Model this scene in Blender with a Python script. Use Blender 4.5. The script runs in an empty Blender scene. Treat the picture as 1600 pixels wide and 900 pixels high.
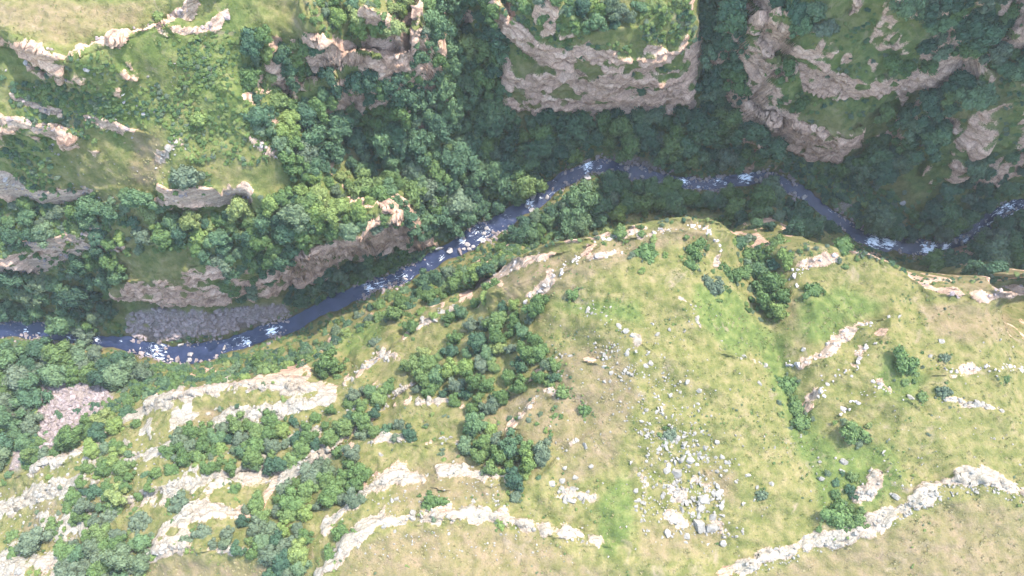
import bpy, bmesh, math, random
import numpy as np
from mathutils import Vector, Matrix, Euler

# ------------------------------------------------------------------ camera, sky, sun, exposure
S = bpy.context.scene
COL = S.collection
HAZE = 0.00008
CAM_H, TILT, FPX = 280.0, math.radians(2.0), 1060.0
cam = bpy.data.objects.new('camera', bpy.data.cameras.new('camera'))
COL.objects.link(cam)
cam.location = (0, 0, CAM_H)
cam.rotation_euler = (TILT, 0, 0)
cam.data.sensor_width = 36.0
cam.data.lens = FPX / 1600.0 * 36.0
cam.data.clip_start = 1.0
cam.data.clip_end = 6000.0
S.camera = cam

SUN_EL, SUN_AZ = math.radians(48.0), math.radians(38.0)     # azimuth clockwise from +Y
world = bpy.data.worlds.new('World'); S.world = world; world.use_nodes = True
wn = world.node_tree.nodes; wl = world.node_tree.links
sky = wn.new('ShaderNodeTexSky'); sky.sky_type = 'NISHITA'; sky.sun_disc = False
sky.sun_elevation = SUN_EL; sky.sun_rotation = SUN_AZ; sky.altitude = 0.0
sky.air_density = 1.5; sky.dust_density = 1.0
wn['Background'].inputs['Strength'].default_value = 0.15
wl.new(sky.outputs['Color'], wn['Background'].inputs['Color'])
sun = bpy.data.objects.new('sun', bpy.data.lights.new('sun', 'SUN')); COL.objects.link(sun)
sun.data.energy = 2.0; sun.data.angle = math.radians(0.55); sun.data.color = (1.0, 0.97, 0.92)
sdir = Vector((math.cos(SUN_EL) * math.sin(SUN_AZ), math.cos(SUN_EL) * math.cos(SUN_AZ), math.sin(SUN_EL)))
sun.rotation_euler = sdir.to_track_quat('Z', 'Y').to_euler()
sun.location = sdir * 600
S.view_settings.view_transform = 'Standard'; S.view_settings.look = 'None'
S.view_settings.exposure = 2.55; S.view_settings.gamma = 1.0
S.cycles.max_bounces = 5; S.cycles.diffuse_bounces = 3; S.cycles.glossy_bounces = 2
S.cycles.volume_bounces = 1
S.cycles.use_denoising = True

RNG = np.random.default_rng(7)
random.seed(7)
ct, st = math.cos(TILT), math.sin(TILT)

def unproj(u, v, z):
    """point of height z seen at photo position (u, v)"""
    dx = (u - 800.0) / FPX; dy = (450.0 - v) / FPX
    wy = dy * ct + st; wz = dy * st - ct
    s = (z - CAM_H) / wz
    return np.array([dx * s, wy * s, z])

# ------------------------------------------------------------------ noise
PERM = np.random.default_rng(11).permutation(256).astype(np.int64)
PERM = np.concatenate([PERM, PERM])
VAL = np.random.default_rng(12).uniform(-1, 1, 256)
def vn2(x, y, seed=0):
    xi = np.floor(x).astype(np.int64); yi = np.floor(y).astype(np.int64)
    fx = x - xi; fy = y - yi
    fx = fx * fx * fx * (fx * (fx * 6 - 15) + 10); fy = fy * fy * fy * (fy * (fy * 6 - 15) + 10)
    def h(a, b): return VAL[PERM[(PERM[(a + seed * 37) & 255] + b) & 255]]
    return (h(xi, yi) * (1 - fx) + h(xi + 1, yi) * fx) * (1 - fy) + (h(xi, yi + 1) * (1 - fx) + h(xi + 1, yi + 1) * fx) * fy
def vn3(x, y, z, seed=0):
    xi = np.floor(x).astype(np.int64); yi = np.floor(y).astype(np.int64); zi = np.floor(z).astype(np.int64)
    fx = x - xi; fy = y - yi; fz = z - zi
    fx = fx * fx * (3 - 2 * fx); fy = fy * fy * (3 - 2 * fy); fz = fz * fz * (3 - 2 * fz)
    def h(a, b, c): return VAL[PERM[(PERM[(PERM[(a + seed * 37) & 255] + b) & 255] + c) & 255]]
    r = 0
    for dx in (0, 1):
        for dy in (0, 1):
            for dz in (0, 1):
                r = r + h(xi + dx, yi + dy, zi + dz) * (fx if dx else 1 - fx) * (fy if dy else 1 - fy) * (fz if dz else 1 - fz)
    return r
def fbm2(x, y, scale, octs=4, gain=0.5, seed=0):
    r = 0; a = 1.0; f = 1.0 / scale
    for o in range(octs):
        r = r + a * vn2(x * f + o * 17.3, y * f - o * 9.1, seed + o); a *= gain; f *= 2.03
    return r
def sstep(a, b, x):
    t = np.clip((x - a) / (b - a), 0, 1); return t * t * (3 - 2 * t)

# ------------------------------------------------------------------ terrain: surveyed lines (photo u, v and height z in metres)
RIVER = [(-70,508,40),(0,515,42),(60,515,38),(110,528,30),(150,533,28),(200,537,30),(240,548,36),(290,555,50),(340,545,42),(390,530,34),
 (430,515,32),(470,500,34),(520,473,36),(570,450,32),(630,432,30),(680,405,36),(720,382,40),(760,360,42),(800,335,36),(830,318,30),
 (860,295,28),(890,275,30),(925,258,30),(960,262,36),(1000,272,34),(1040,280,28),(1080,288,24),(1110,290,26),(1140,285,32),(1165,276,28),
 (1200,277,34),(1230,288,30),(1260,305,30),(1280,322,30),(1300,340,28),(1325,355,30),(1350,372,30),(1380,380,32),(1425,388,42),(1460,390,30),
 (1490,382,24),(1520,365,30),(1545,348,36),(1575,325,36),(1600,317,38),(1680,300,38)]
LINES = [
 # far bank, far left slope
 [(-80,35,88),(0,42,88),(55,70,87),(85,92,86),(112,98,86),(160,74,86),(235,42,85),(290,8,84),(330,-30,84)],
 [(-80,60,80),(0,68,80),(50,88,79),(85,110,78),(118,116,78),(165,88,78),(240,56,78),(300,28,78),(345,-10,79)],
 [(-80,175,72),(0,182,71),(60,197,70),(105,205,69)], [(-80,192,66),(0,198,65),(60,212,64),(105,218,64)],
 [(30,95,78),(60,108,77),(130,136,75)], [(145,185,70),(210,203,67)],
 [(-80,280,53),(0,283,52),(60,300,48),(145,302,46)], [(-80,300,46),(0,302,45),(60,316,42),(145,314,42)],
 [(-80,395,35),(0,398,35),(60,378,38),(110,362,40),(170,372,39)], [(-80,425,20),(0,428,20),(60,418,21),(110,400,24),(170,396,30)],
 [(-80,470,5),(0,472,5),(80,478,5),(160,486,4)],
 [(170,448,24),(230,434,32),(290,420,36),(350,414,38),(400,416,37)], [(170,466,10),(230,474,8),(300,474,8),(350,470,8),(410,462,8)],
 [(190,200,66),(230,300,54),(250,400,41)], [(100,150,74),(100,250,57),(100,340,40)], [(20,240,58),(30,340,38)],
 # spur with the sunlit top
 [(300,30,80),(310,100,75),(300,170,68),(275,230,65),(270,262,63)], [(255,290,60),(270,300,59),(320,296,58),(385,296,56)],
 [(250,330,48),(300,328,47),(350,322,46),(390,312,47)],
 [(385,296,58),(430,326,54),(490,338,51),(560,332,49),(612,322,47)],
 [(340,130,74),(400,180,65),(440,240,58),(440,290,53)],
 [(300,380,44),(360,370,45),(420,375,45)],
 [(425,426,38),(500,388,43),(560,365,45),(600,344,46),(626,337,45)], [(430,448,8),(520,410,9),(590,388,9),(632,362,8)],
 [(440,462,3),(520,430,3),(600,402,3),(660,382,3)],
 # promontory at top centre-left
 [(480,55,73),(520,62,73),(560,70,72),(590,78,71)], [(478,68,66),(520,76,65),(555,88,64),(590,92,64)],
 [(440,70,64),(450,120,59),(460,140,56)],
 [(460,142,55),(500,125,57),(540,98,61),(600,90,63),(640,70,66),(648,0,73),(650,-40,76)],
 [(455,158,42),(500,142,42),(545,118,43),(600,108,43),(650,112,40),(662,60,46),(672,0,52),(676,-40,55)],
 [(560,0,79),(600,20,76),(620,50,73)], [(470,-10,80),(480,30,77)], [(400,0,78),(410,50,73),(420,90,68)],
 # side valley
 [(715,-60,42),(715,0,36),(720,60,30),(725,130,22),(725,200,14),(735,270,8),(745,335,3)],
 [(560,170,34),(570,230,28),(590,300,22)], [(660,150,32),(665,230,22),(670,300,14),(670,352,6)],
 [(500,200,42),(520,270,36),(560,315,33)],
 # big promontory
 [(768,-40,66),(772,0,58),(800,35,55),(835,65,54),(880,85,53),(930,93,52),(985,88,52),(1030,70,53),(1062,58,54),(1080,30,58),(1075,-20,64)],
 [(790,20,46),(800,60,45),(840,92,45),(880,106,44),(930,111,44),(985,107,44),(1040,94,45),(1078,84,46),(1088,60,50)],
 [(786,62,38),(795,110,37),(850,116,39),(930,124,40),(1000,122,40),(1060,114,40),(1082,102,40)],
 [(782,80,34),(790,140,28),(810,182,14),(860,180,12),(930,178,11),(1000,176,10),(1080,178,10),(1098,172,11),(1096,110,26),(1098,60,38),(1095,0,44)],
 [(860,-30,74),(880,20,66),(930,50,60),(1000,40,61),(1040,0,66)],
 # second side valley
 [(1120,-60,52),(1120,0,42),(1130,60,34),(1135,120,24),(1140,180,12),(1130,230,5)],
 # right promontory
 [(1145,5,55),(1160,35,54),(1200,72,53),(1250,100,52),(1300,122,50),(1350,135,49),(1400,118,49),(1440,95,51)],
 [(1150,40,42),(1175,70,42),(1210,105,42),(1255,128,41),(1300,145,40),(1345,152,40),(1400,135,41)],
 [(1155,130,30),(1180,165,32),(1220,190,32),(1270,205,32),(1320,212,32),(1345,200,33)],
 [(1158,160,20),(1180,205,12),(1220,228,10),(1280,246,9),(1330,246,9),(1352,228,13)],
 [(1210,0,71),(1260,50,63),(1330,70,60),(1400,60,60)], [(1330,0,70),(1330,40,65)], [(1200,140,37),(1260,160,38),(1320,170,39)],
 [(1300,268,4),(1340,256,7),(1385,205,22),(1430,160,34),(1500,95,48),(1560,25,60),(1580,-40,68)],
 [(1440,170,42),(1480,155,48),(1520,140,53),(1560,110,59)], [(1540,60,66),(1570,55,67),(1600,40,70),(1680,20,74)], [(1545,85,57),(1575,72,58),(1600,66,59),(1680,50,62)],
 [(1400,310,8),(1450,265,20),(1490,220,34),(1540,180,46)], [(1560,165,50),(1585,150,53),(1640,140,56)], [(1540,225,36),(1590,215,38),(1650,205,40)],
 [(1500,320,6),(1560,285,14),(1620,265,20)], [(1300,290,5),(1330,303,5),(1360,320,4)], [(1360,340,3),(1440,355,3),(1500,345,3),(1550,322,3)],
 [(950,225,5),(1050,250,4),(1130,255,4)], [(860,250,5),(800,300,4)],
 # near bank
 [(-80,548,4),(0,552,4),(80,552,3),(160,560,3)], [(-80,640,14),(0,640,14),(60,610,9),(150,595,7),(200,600,6)], [(70,690,22),(110,660,18),(160,610,9)],
 [(-80,800,26),(0,775,28),(40,712,28),(100,692,29),(165,684,30),(200,660,28)],
 [(180,650,16),(230,640,18)], [(225,632,30),(300,606,33),(400,595,35),(490,602,36)], [(225,620,14),(300,590,12),(400,578,11),(470,566,10)],
 [(430,558,6),(520,515,6),(600,478,6),(680,440,6),(740,410,5),(800,370,5)],
 [(500,590,28),(540,560,22),(580,515,16),(620,490,18)], [(540,580,28),(600,545,30),(650,500,26),(690,482,28)],
 [(690,470,22),(740,436,36),(790,402,46),(850,378,54),(930,366,60),(980,348,62),(1080,334,64),(1130,344,63),(1148,362,60)],
 [(690,470,10),(740,446,10),(790,414,10),(850,390,10),(930,378,11),(980,360,12),(1080,346,12),(1140,358,12)],
 [(860,335,6),(900,305,4),(960,288,3),(1100,303,3),(1200,305,3),(1260,338,3)],
 [(1150,366,44),(1165,375,42),(1185,402,48),(1198,460,58),(1215,540,66),(1250,640,75),(1290,740,83)],
 [(1215,396,58),(1240,390,60),(1300,382,61),(1350,393,61),(1400,412,61),(1440,436,60),(1500,434,61),(1600,428,62),(1680,426,62)],
 [(1240,394,22),(1300,392,16),(1350,403,14),(1400,424,14),(1440,448,14),(1500,446,14),(1600,440,14),(1680,438,14)],
 [(1400,396,4),(1450,404,4),(1520,385,4),(1600,345,4)],
 [(0,900,50),(100,890,58),(200,880,66)], [(0,820,36),(100,760,40),(190,730,42)], [(190,785,50),(300,745,52),(440,742,56),(520,690,52),(600,640,48),(655,585,44)],
 [(250,680,40),(400,655,42),(500,640,42),(580,600,38)], [(200,900,68),(260,852,70),(410,862,80)], [(290,800,62),(370,800,66),(480,800,70)],
 [(430,880,80),(500,850,80)],
 [(505,895,88),(540,845,86),(600,815,85),(700,800,84),(800,812,86),(930,842,88)], [(510,822,76),(560,780,74),(620,742,70),(700,732,72),(790,742,78)],
 [(640,700,64),(720,690,66),(760,660,64)], [(660,600,48),(740,560,52),(820,500,58),(850,470,60)], [(740,650,60),(800,620,62),(860,580,66)],
 [(760,460,52),(850,430,60),(930,410,64),(1000,420,67),(1080,430,68)], [(850,690,74),(900,620,73),(920,540,72),(940,490,72),(960,460,70)],
 [(1000,550,76),(1080,560,77),(1150,580,77)], [(1060,480,73),(1110,520,75)], [(1000,700,82),(1100,680,82),(1180,660,81)], [(950,800,87),(1080,800,87),(1200,820,88)],
 [(1280,470,70),(1270,560,74),(1290,620,79)], [(1400,470,69),(1420,560,78),(1400,640,83)], [(1500,480,68),(1560,560,77),(1580,680,86)], [(1450,450,64),(1520,450,66),(1600,460,67)],
 [(1150,892,92),(1280,848,91),(1400,800,92),(1500,750,91),(1600,765,93),(1680,780,94)],
 [(500,980,92),(800,900,92),(1000,880,92),(1200,940,94),(1600,900,97),(1680,900,97)], [(1380,720,86),(1450,700,87)],
]
WORLD_LINES = [   # beyond the frame, metres
 [(-250,-130,62),(-150,-130,82),(-60,-130,92),(250,-130,100)], [(250,-130,100),(250,-60,98),(250,-25,80)],
 [(-250,-130,62),(-250,-60,34),(-250,-15,5)], [(-250,0,2),(-250,40,36),(-250,120,90),(-250,200,92)],
 [(-250,200,92),(-100,200,92),(-70,160,90)], [(-35,200,82),(-32,160,66)], [(30,200,98),(20,150,88)], [(78,200,84),(84,140,60)],
 [(94,120,128),(108,122,130),(130,122,134),(155,116,138),(185,100,136),(215,72,120),(245,58,100)], [(112,142,132),(160,140,138),(200,122,138),(248,95,126)], [(112,200,120),(250,200,124)],  # unseen high wall, added to throw shade on the upper right slopes
 [(250,30,0),(250,15,20),(250,-2,58)],
]
X0, X1, Y0, Y1, G = -250.0, 250.0, -130.0, 200.0, 0.5
NX, NY = int((X1 - X0) / G) + 1, int((Y1 - Y0) / G) + 1

def poly_world(line):
    out = []
    for (a, b) in zip(line[:-1], line[1:]):
        n = max(2, int(math.hypot(b[0] - a[0], b[1] - a[1]) / 1.0))
        for i in range(n):
            t = i / n
            out.append(unproj(a[0] + (b[0] - a[0]) * t, a[1] + (b[1] - a[1]) * t, a[2] + (b[2] - a[2]) * t))
    out.append(unproj(*line[-1])); return np.array(out)

# river centre line with half widths
rc = np.array([list(unproj(u, v, 0.4)) + [w * 0.41 * CAM_H / FPX] for u, v, w in [(u, v, w * (0.85 if u < 640 else 0.95)) for u, v, w in RIVER]])
def resample(P, step):
    d = np.r_[0, np.cumsum(np.hypot(np.diff(P[:, 0]), np.diff(P[:, 1])))]
    s = np.arange(0, d[-1], step)
    return np.stack([np.interp(s, d, P[:, k]) for k in range(P.shape[1])], 1)
def smooth_rows(P, n):
    for _ in range(n):
        Q = P.copy(); Q[1:-1] = (P[:-2] + 2 * P[1:-1] + P[2:]) / 4; P = Q
    return P
RIV = smooth_rows(resample(rc, 0.6), 40)
RT = np.gradient(RIV[:, :2], axis=0); RT /= np.linalg.norm(RT, axis=1)[:, None]
RN = np.stack([-RT[:, 1], RT[:, 0]], 1)
rs = np.arange(len(RIV)) * 0.6
wob = np.stack([vn2(rs / 6.0, rs * 0 + 3.3, 5), vn2(rs / 6.0, rs * 0 + 8.1, 6)], 1) * 1.4 + np.stack([vn2(rs / 2.1, rs * 0 + 3.3, 7), vn2(rs / 2.1, rs * 0 + 8.1, 8)], 1) * 0.5
BANK_L = RIV[:, :2] + RN * (RIV[:, 3] + wob[:, 0])[:, None]
BANK_R = RIV[:, :2] - RN * (RIV[:, 3] + wob[:, 1])[:, None]

pts = [poly_world(l) for l in LINES]
for l in WORLD_LINES:
    P = resample(np.array(l, float), 0.4); pts.append(P)
pts.append(np.c_[BANK_L, np.full(len(RIV), 0.9)]); pts.append(np.c_[BANK_R, np.full(len(RIV), 0.9)])
for k in (-0.55, -0.2, 0.2, 0.55):
    pts.append(np.c_[RIV[:, :2] + RN * (RIV[:, 3] * k)[:, None], np.full(len(RIV), -1.0)])
CP = np.concatenate(pts)

def solve_level(step, init):
    nx, ny = int(round((X1 - X0) / step)) + 1, int(round((Y1 - Y0) / step)) + 1
    ix = np.rint((CP[:, 0] - X0) / step).astype(int); iy = np.rint((CP[:, 1] - Y0) / step).astype(int)
    ok = (ix >= 0) & (ix < nx) & (iy >= 0) & (iy < ny)
    lin = iy[ok] * nx + ix[ok]
    cnt = np.bincount(lin, minlength=nx * ny); tot = np.bincount(lin, weights=CP[ok, 2], minlength=nx * ny)
    fixed = (cnt > 0).reshape(ny, nx); val = (tot / np.maximum(cnt, 1)).reshape(ny, nx)
    if init is None: Z = np.full((ny, nx), CP[:, 2].mean())
    else:
        oy, ox = init.shape
        yy = np.linspace(0, oy - 1, ny); xx = np.linspace(0, ox - 1, nx)
        y0 = np.minimum(yy.astype(int), oy - 2); x0 = np.minimum(xx.astype(int), ox - 2)
        fy = (yy - y0)[:, None]; fx = (xx - x0)[None]
        Z = (init[y0][:, x0] * (1 - fx) + init[y0][:, x0 + 1] * fx) * (1 - fy) + (init[y0 + 1][:, x0] * (1 - fx) + init[y0 + 1][:, x0 + 1] * fx) * fy
    Z[fixed] = val[fixed]
    for _ in range(160 if step > 1 else 60):
        P = np.pad(Z, 1, mode='edge')
        N = (P[:-2, 1:-1] + P[2:, 1:-1] + P[1:-1, :-2] + P[1:-1, 2:]) * 0.25
        Z = np.where(fixed, val, N)
    return Z
Zb = None
for stp in (16.0, 8.0, 4.0, 2.0, 1.0, 0.5):
    Zb = solve_level(stp, Zb)
Zb = Zb[:NY, :NX]
for _ in range(3):
    P = np.pad(Zb, 1, mode='edge')
    Zb = (P[:-2, 1:-1] + P[2:, 1:-1] + P[1:-1, :-2] + P[1:-1, 2:] + 2 * Zb) / 6
gx = X0 + np.arange(Zb.shape[1]) * G; gy = Y0 + np.arange(Zb.shape[0]) * G
NY, NX = Zb.shape
GX, GY = np.meshgrid(gx, gy)

def bil(A, x, y):
    fx = np.clip((np.asarray(x) - X0) / G, 0, NX - 1.001); fy = np.clip((np.asarray(y) - Y0) / G, 0, NY - 1.001)
    i = fx.astype(int); j = fy.astype(int); a = fx - i; b = fy - j
    return (A[j, i] * (1 - a) + A[j, i + 1] * a) * (1 - b) + (A[j + 1, i] * (1 - a) + A[j + 1, i + 1] * a) * b

def raycast(u, v, A):
    """surface points (x, y, z) seen at photo positions u, v"""
    u = np.atleast_1d(np.asarray(u, float)); v = np.atleast_1d(np.asarray(v, float))
    dx = (u - 800.0) / FPX; dy = (450.0 - v) / FPX
    wy = dy * ct + st; wz = dy * st - ct
    s = np.full(u.shape, (CAM_H - 150.0)); done = np.zeros(u.shape, bool); out = np.zeros(u.shape + (3,))
    for _ in range(420):
        x, y, z = dx * s, wy * s, CAM_H + wz * s
        h = bil(A, x, y); hit = (~done) & (z <= h)
        out[hit] = np.stack([x, y, h], -1)[hit]; done |= hit
        s = np.where(done, s, s + np.clip((z - h) * 0.3, 0.25, 3.0))
        if done.all(): break
    m = ~done; out[m] = np.stack([x, y, h], -1)[m]
    return out
def project(P):
    x, y, z = P[..., 0], P[..., 1], P[..., 2] - CAM_H
    cy = y * ct + z * st; cz = -y * st + z * ct
    return 800.0 + FPX * x / -cz, 450.0 - FPX * cy / -cz

def seg_dist(line_xy, maxd):
    """signed distance grid to a polyline (positive on its left), inf beyond maxd; also distance along, 0..1"""
    D = np.full((NY, NX), np.inf); SG = np.zeros((NY, NX))
    for a, b in zip(line_xy[:-1], line_xy[1:]):
        lo = np.minimum(a, b) - maxd; hi = np.maximum(a, b) + maxd
        i0, i1 = max(0, int((lo[0] - X0) / G)), min(NX, int((hi[0] - X0) / G) + 2)
        j0, j1 = max(0, int((lo[1] - Y0) / G)), min(NY, int((hi[1] - Y0) / G) + 2)
        if i0 >= i1 or j0 >= j1: continue
        px = GX[j0:j1, i0:i1]; py = GY[j0:j1, i0:i1]
        d = b - a; L2 = max(d @ d, 1e-9)
        t = np.clip(((px - a[0]) * d[0] + (py - a[1]) * d[1]) / L2, 0, 1)
        qx = px - a[0] - t * d[0]; qy = py - a[1] - t * d[1]
        r = np.hypot(qx, qy); sg = np.sign(d[0] * (py - a[1]) - d[1] * (px - a[0]))
        sub = D[j0:j1, i0:i1]; m = r < sub
        sub[m] = r[m]; SG[j0:j1, i0:i1][m] = sg[m]
    return D, SG

# ---- rock ledges: (photo line, half width px, step height m, name key, label, pale 0..1)
LEDGES = [
 ([(1150,892),(1200,874),(1280,848),(1330,836),(1380,816),(1420,796),(1460,766),(1500,750),(1545,747),(1600,770),(1650,780)], 10, 2.2, 'pale boulder ledge along the edge of the lower right meadow', 1.0),
 ([(500,898),(535,852),(560,826),(600,815),(640,808),(700,798),(760,802),(820,818),(870,828),(935,845)], 10, 3.0, 'white boulder rim around the dry meadow at the bottom', 1.0),
 ([(510,822),(545,790),(580,760),(620,742),(662,752)], 8, 3.0, 'white rock rib above the boulder rim of the dry meadow', 1.0),
 ([(690,736),(715,734),(750,742),(792,744)], 9, 2.5, 'short white rock wall beside the lower end of the bush ravine', 1.0),
 ([(1235,572),(1262,566),(1290,556),(1318,532),(1345,510),(1368,502)], 8, 3.0, 'uppermost of the three slanting rock bands in the right meadow', 0.6),
 ([(1272,627),(1288,604),(1312,588),(1342,574),(1356,552),(1372,530)], 8, 3.0, 'middle of the three slanting rock bands in the right meadow', 0.6),
 ([(1322,652),(1345,628),(1365,606),(1385,604),(1402,614)], 9, 2.6, 'lowest of the three slanting rock bands in the right meadow', 0.6),
 ([(1478,582),(1510,578),(1545,572),(1600,578),(1640,580)], 6, 1.8, 'thin rock ledge at the right edge above the pale slabs', 0.7),
 ([(1465,622),(1500,630),(1535,634),(1570,642)], 6, 1.2, 'row of flat white slabs near the right edge of the meadow', 0.9),
 ([(918,484),(945,496),(968,510),(992,528)], 8, 2.0, 'pale rock crest on the hilltop above the scattered stones', 1.0),
 ([(1060,466),(1078,474),(1092,508)], 4, 1.0, 'small hooked rock line east of the hilltop crest', 0.9),
 ([(806,656),(820,636),(842,620),(864,612)], 6, 2.4, 'curved rock lip at the head of the bush ravine', 0.8),
 ([(848,576),(866,560),(890,556),(905,560)], 5, 1.6, 'low rock lip beside the bushes under the hilltop', 0.8),
 ([(1148,556),(1170,562),(1200,572)], 5, 1.2, 'low pale rock rib beside the green gully', 0.8),
 ([(870,714),(892,690),(915,680)], 5, 1.0, 'faint stony rib above the round boulders', 0.9),
 ([(742,448),(780,428),(810,412),(850,400)], 7, 2.5, 'sunlit brown rock edge where the hill drops to the forest', 0.5),
 ([(820,470),(850,450),(880,418),(908,400)], 7, 2.0, 'sunlit rock rib climbing beside the ravine bushes', 0.6),
 ([(1000,368),(1050,358),(1090,352),(1120,356)], 6, 2.0, 'pale rock crest on the brow above the shaded forest', 0.7),
 ([(1095,352),(1118,372),(1128,392),(1120,412)], 5, 1.5, 'jumbled pale rocks on the brow beside the bushes', 0.7),
 ([(1240,448),(1248,425),(1275,408),(1310,402)], 7, 2.2, 'dark notched rock edge right of the gully trees', 0.5),
 ([(1448,446),(1475,455),(1500,458)], 8, 2.5, 'grey layered rocks on the right brow over the river', 0.4),
 ([(1530,465),(1560,455),(1600,452),(1640,455)], 8, 3.0, 'grey layered rocks at the far right brow', 0.4),
 ([(645,598),(620,615),(598,640),(575,658),(555,672),(540,682),(510,706)], 6, 3.0, 'white rock spine between the tree bands on the left slope', 1.0),
 ([(510,706),(470,728),(440,744),(400,742),(350,742),(300,752),(240,768),(190,786)], 9, 3.5, 'long white rock strip under the big band of trees', 1.0),
 ([(640,520),(665,500),(690,490),(715,482)], 9, 2.5, 'pale rock outcrop above the yellow grass patch by the river', 0.8),
 ([(545,592),(570,572),(595,552),(620,560)], 10, 2.5, 'pale rock outcrop left of the ravine trees', 0.9),
 ([(232,630),(280,615),(340,604),(420,600),(500,606)], 9, 3.0, 'white rock brow overlooking the river bend', 1.0),
 ([(330,660),(380,646),(440,640),(520,622)], 8, 2.5, 'lower white rock strip behind the river bend brow', 1.0),
 ([(178,728),(215,714),(260,698),(300,680)], 5, 2.0, 'thin white rock rib beside the left tree band', 1.0),
 ([(-20,800),(30,784),(80,762),(140,752)], 10, 3.0, 'bright white slab strip at the left edge', 1.0),
 ([(40,736),(70,722),(110,712),(165,688)], 7, 2.5, 'pale rock strip above the bright white slabs', 1.0),
 ([(-20,900),(20,884),(60,880),(100,872)], 16, 3.5, 'broad white slabs in the lower left corner', 1.0),
 ([(200,900),(235,868),(262,852),(285,850)], 8, 2.5, 'white rock corner of the small dry meadow at lower left', 1.0),
 ([(330,858),(380,864),(412,864)], 6, 2.0, 'white stones below the lower left trees', 1.0),
 ([(262,822),(290,800),(320,796),(375,802)], 7, 2.5, 'white blocky outcrop between the lower left bushes', 1.0),
 ([(575,690),(600,680),(640,690)], 6, 1.5, 'white rock patch beside the middle slope bushes', 1.0),
 ([(685,690),(700,684),(716,692)], 8, 1.5, 'small white knob beside the ravine bushes', 1.0),
 ([(655,630),(690,628),(720,632)], 5, 1.5, 'white stones below the ravine tree mass', 1.0),
 ([(875,776),(895,770),(925,780)], 9, 0.8, 'tight heap of white blocks beside the round boulders', 1.0),
 ([(1352,790),(1362,772),(1372,752),(1378,744)], 12, 1.5, 'blocky grey outcrop beside the lower right ledge', 0.8),
 ([(1055,690),(1072,700),(1090,712),(1098,726)], 9, 0.9, 'cracked bedrock at the head of the boulder field', 0.9),
 ([(1002,738),(1010,765),(1004,795)], 7, 0.7, 'narrow bedrock strip left of the boulder field', 0.9),
 ([(1052,762),(1080,782),(1112,806),(1132,830)], 12, 0.9, 'broad broken bedrock through the boulder field', 0.9),
 ([(1088,752),(1112,768),(1136,796)], 8, 0.7, 'bedrock rib on the right of the boulder field', 0.9),
 ([(1040,800),(1062,815),(1085,838)], 9, 0.7, 'bedrock blocks at the foot of the boulder field', 0.9),
 ([(-15,294),(45,302),(90,312),(145,303)], 6, -2.0, 'thin rock band low on the far left slope', 0.4),
 ([(145,186),(180,196),(214,206)], 5, -1.5, 'short rock line on the middle of the left slope', 0.4),
 ([(10,376),(60,384),(100,372),(152,360)], 7, -2.2, 'long rock band above the left rugged cliffs', 0.35),
 ([(60,414),(105,400),(150,390),(196,386)], 6, -2.0, 'lower of the two rock bands above the left woods', 0.35),
 ([(-15,426),(20,420),(58,430)], 6, -2.0, 'rock band at the left edge above the river', 0.35),
 ([(20,150),(60,168),(95,178)], 4, -1.2, 'faint rock line between the rim and the left rock band', 0.4),
 ([(860,424),(900,408),(940,399),(985,389)], 6, 1.4, 'broken tan rock line across the knoll below the brow', 0.6),
 ([(930,378),(975,364),(1012,354)], 6, 1.4, 'tan rocks on the left shoulder of the brow', 0.6),
 ([(62,74),(88,92),(112,98),(140,84),(162,74),(200,56),(238,44)], 8, -2.5, 'grey rim rocks under the top left meadow', 0.35),
 ([(262,24),(285,14),(300,2)], 6, -1.5, 'grey rocks at the top of the left meadow slope', 0.35),
 ([(275,48),(310,48),(338,40),(352,22)], 6, -1.5, 'brownish rock step right of the top left meadow', 0.35),
 ([(-20,183),(30,190),(60,200),(105,205)], 6, -2.0, 'grey rock band at the left edge below the meadow rim', 0.35),
 ([(35,98),(65,112),(100,124),(130,136)], 3, -1.2, 'thin rock line on the left slope below the rim', 0.35),
 ([(250,245),(270,230),(280,222)], 9, -1.5, 'sunlit cream rocks on the crest of the left spur', 0.8),
 ([(255,318),(280,312),(320,306),(385,300)], 8, -3.0, 'grey cliff edge on the left spur', 0.4),
 ([(398,222),(420,235),(440,252)], 7, -1.5, 'broken rocks above the spur trees', 0.5),
 ([(-10,282),(10,280),(25,288)], 8, -2.0, 'pale rock knob at the left edge', 0.6),
]
Zraw = Zb.copy()
rockL = np.zeros((NY, NX)); farL = np.zeros((NY, NX)); paleL = np.zeros((NY, NX)); steps = np.zeros((NY, NX))
wobx = fbm2(GX, GY, 9.0, 3, 0.5, 21)
ledge_world = []
gapn = fbm2(GX, GY, 8.0, 3, 0.6, 38)
def blocks(x, y, sc, seed):
    a = np.floor(x / sc + 0.6 * vn2(x / sc, y / sc, seed)); b = np.floor(y / sc + 0.6 * vn2(x / sc + 7, y / sc, seed + 1))
    return VAL[PERM[(PERM[a.astype(np.int64) & 255] + b.astype(np.int64)) & 255]]
blocky = 0.7 * blocks(GX + 0.4 * GY, GY - 0.4 * GX, 2.6, 33) + 0.5 * blocks(GX - 0.3 * GY, GY + 0.3 * GX, 1.3, 35)
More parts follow.
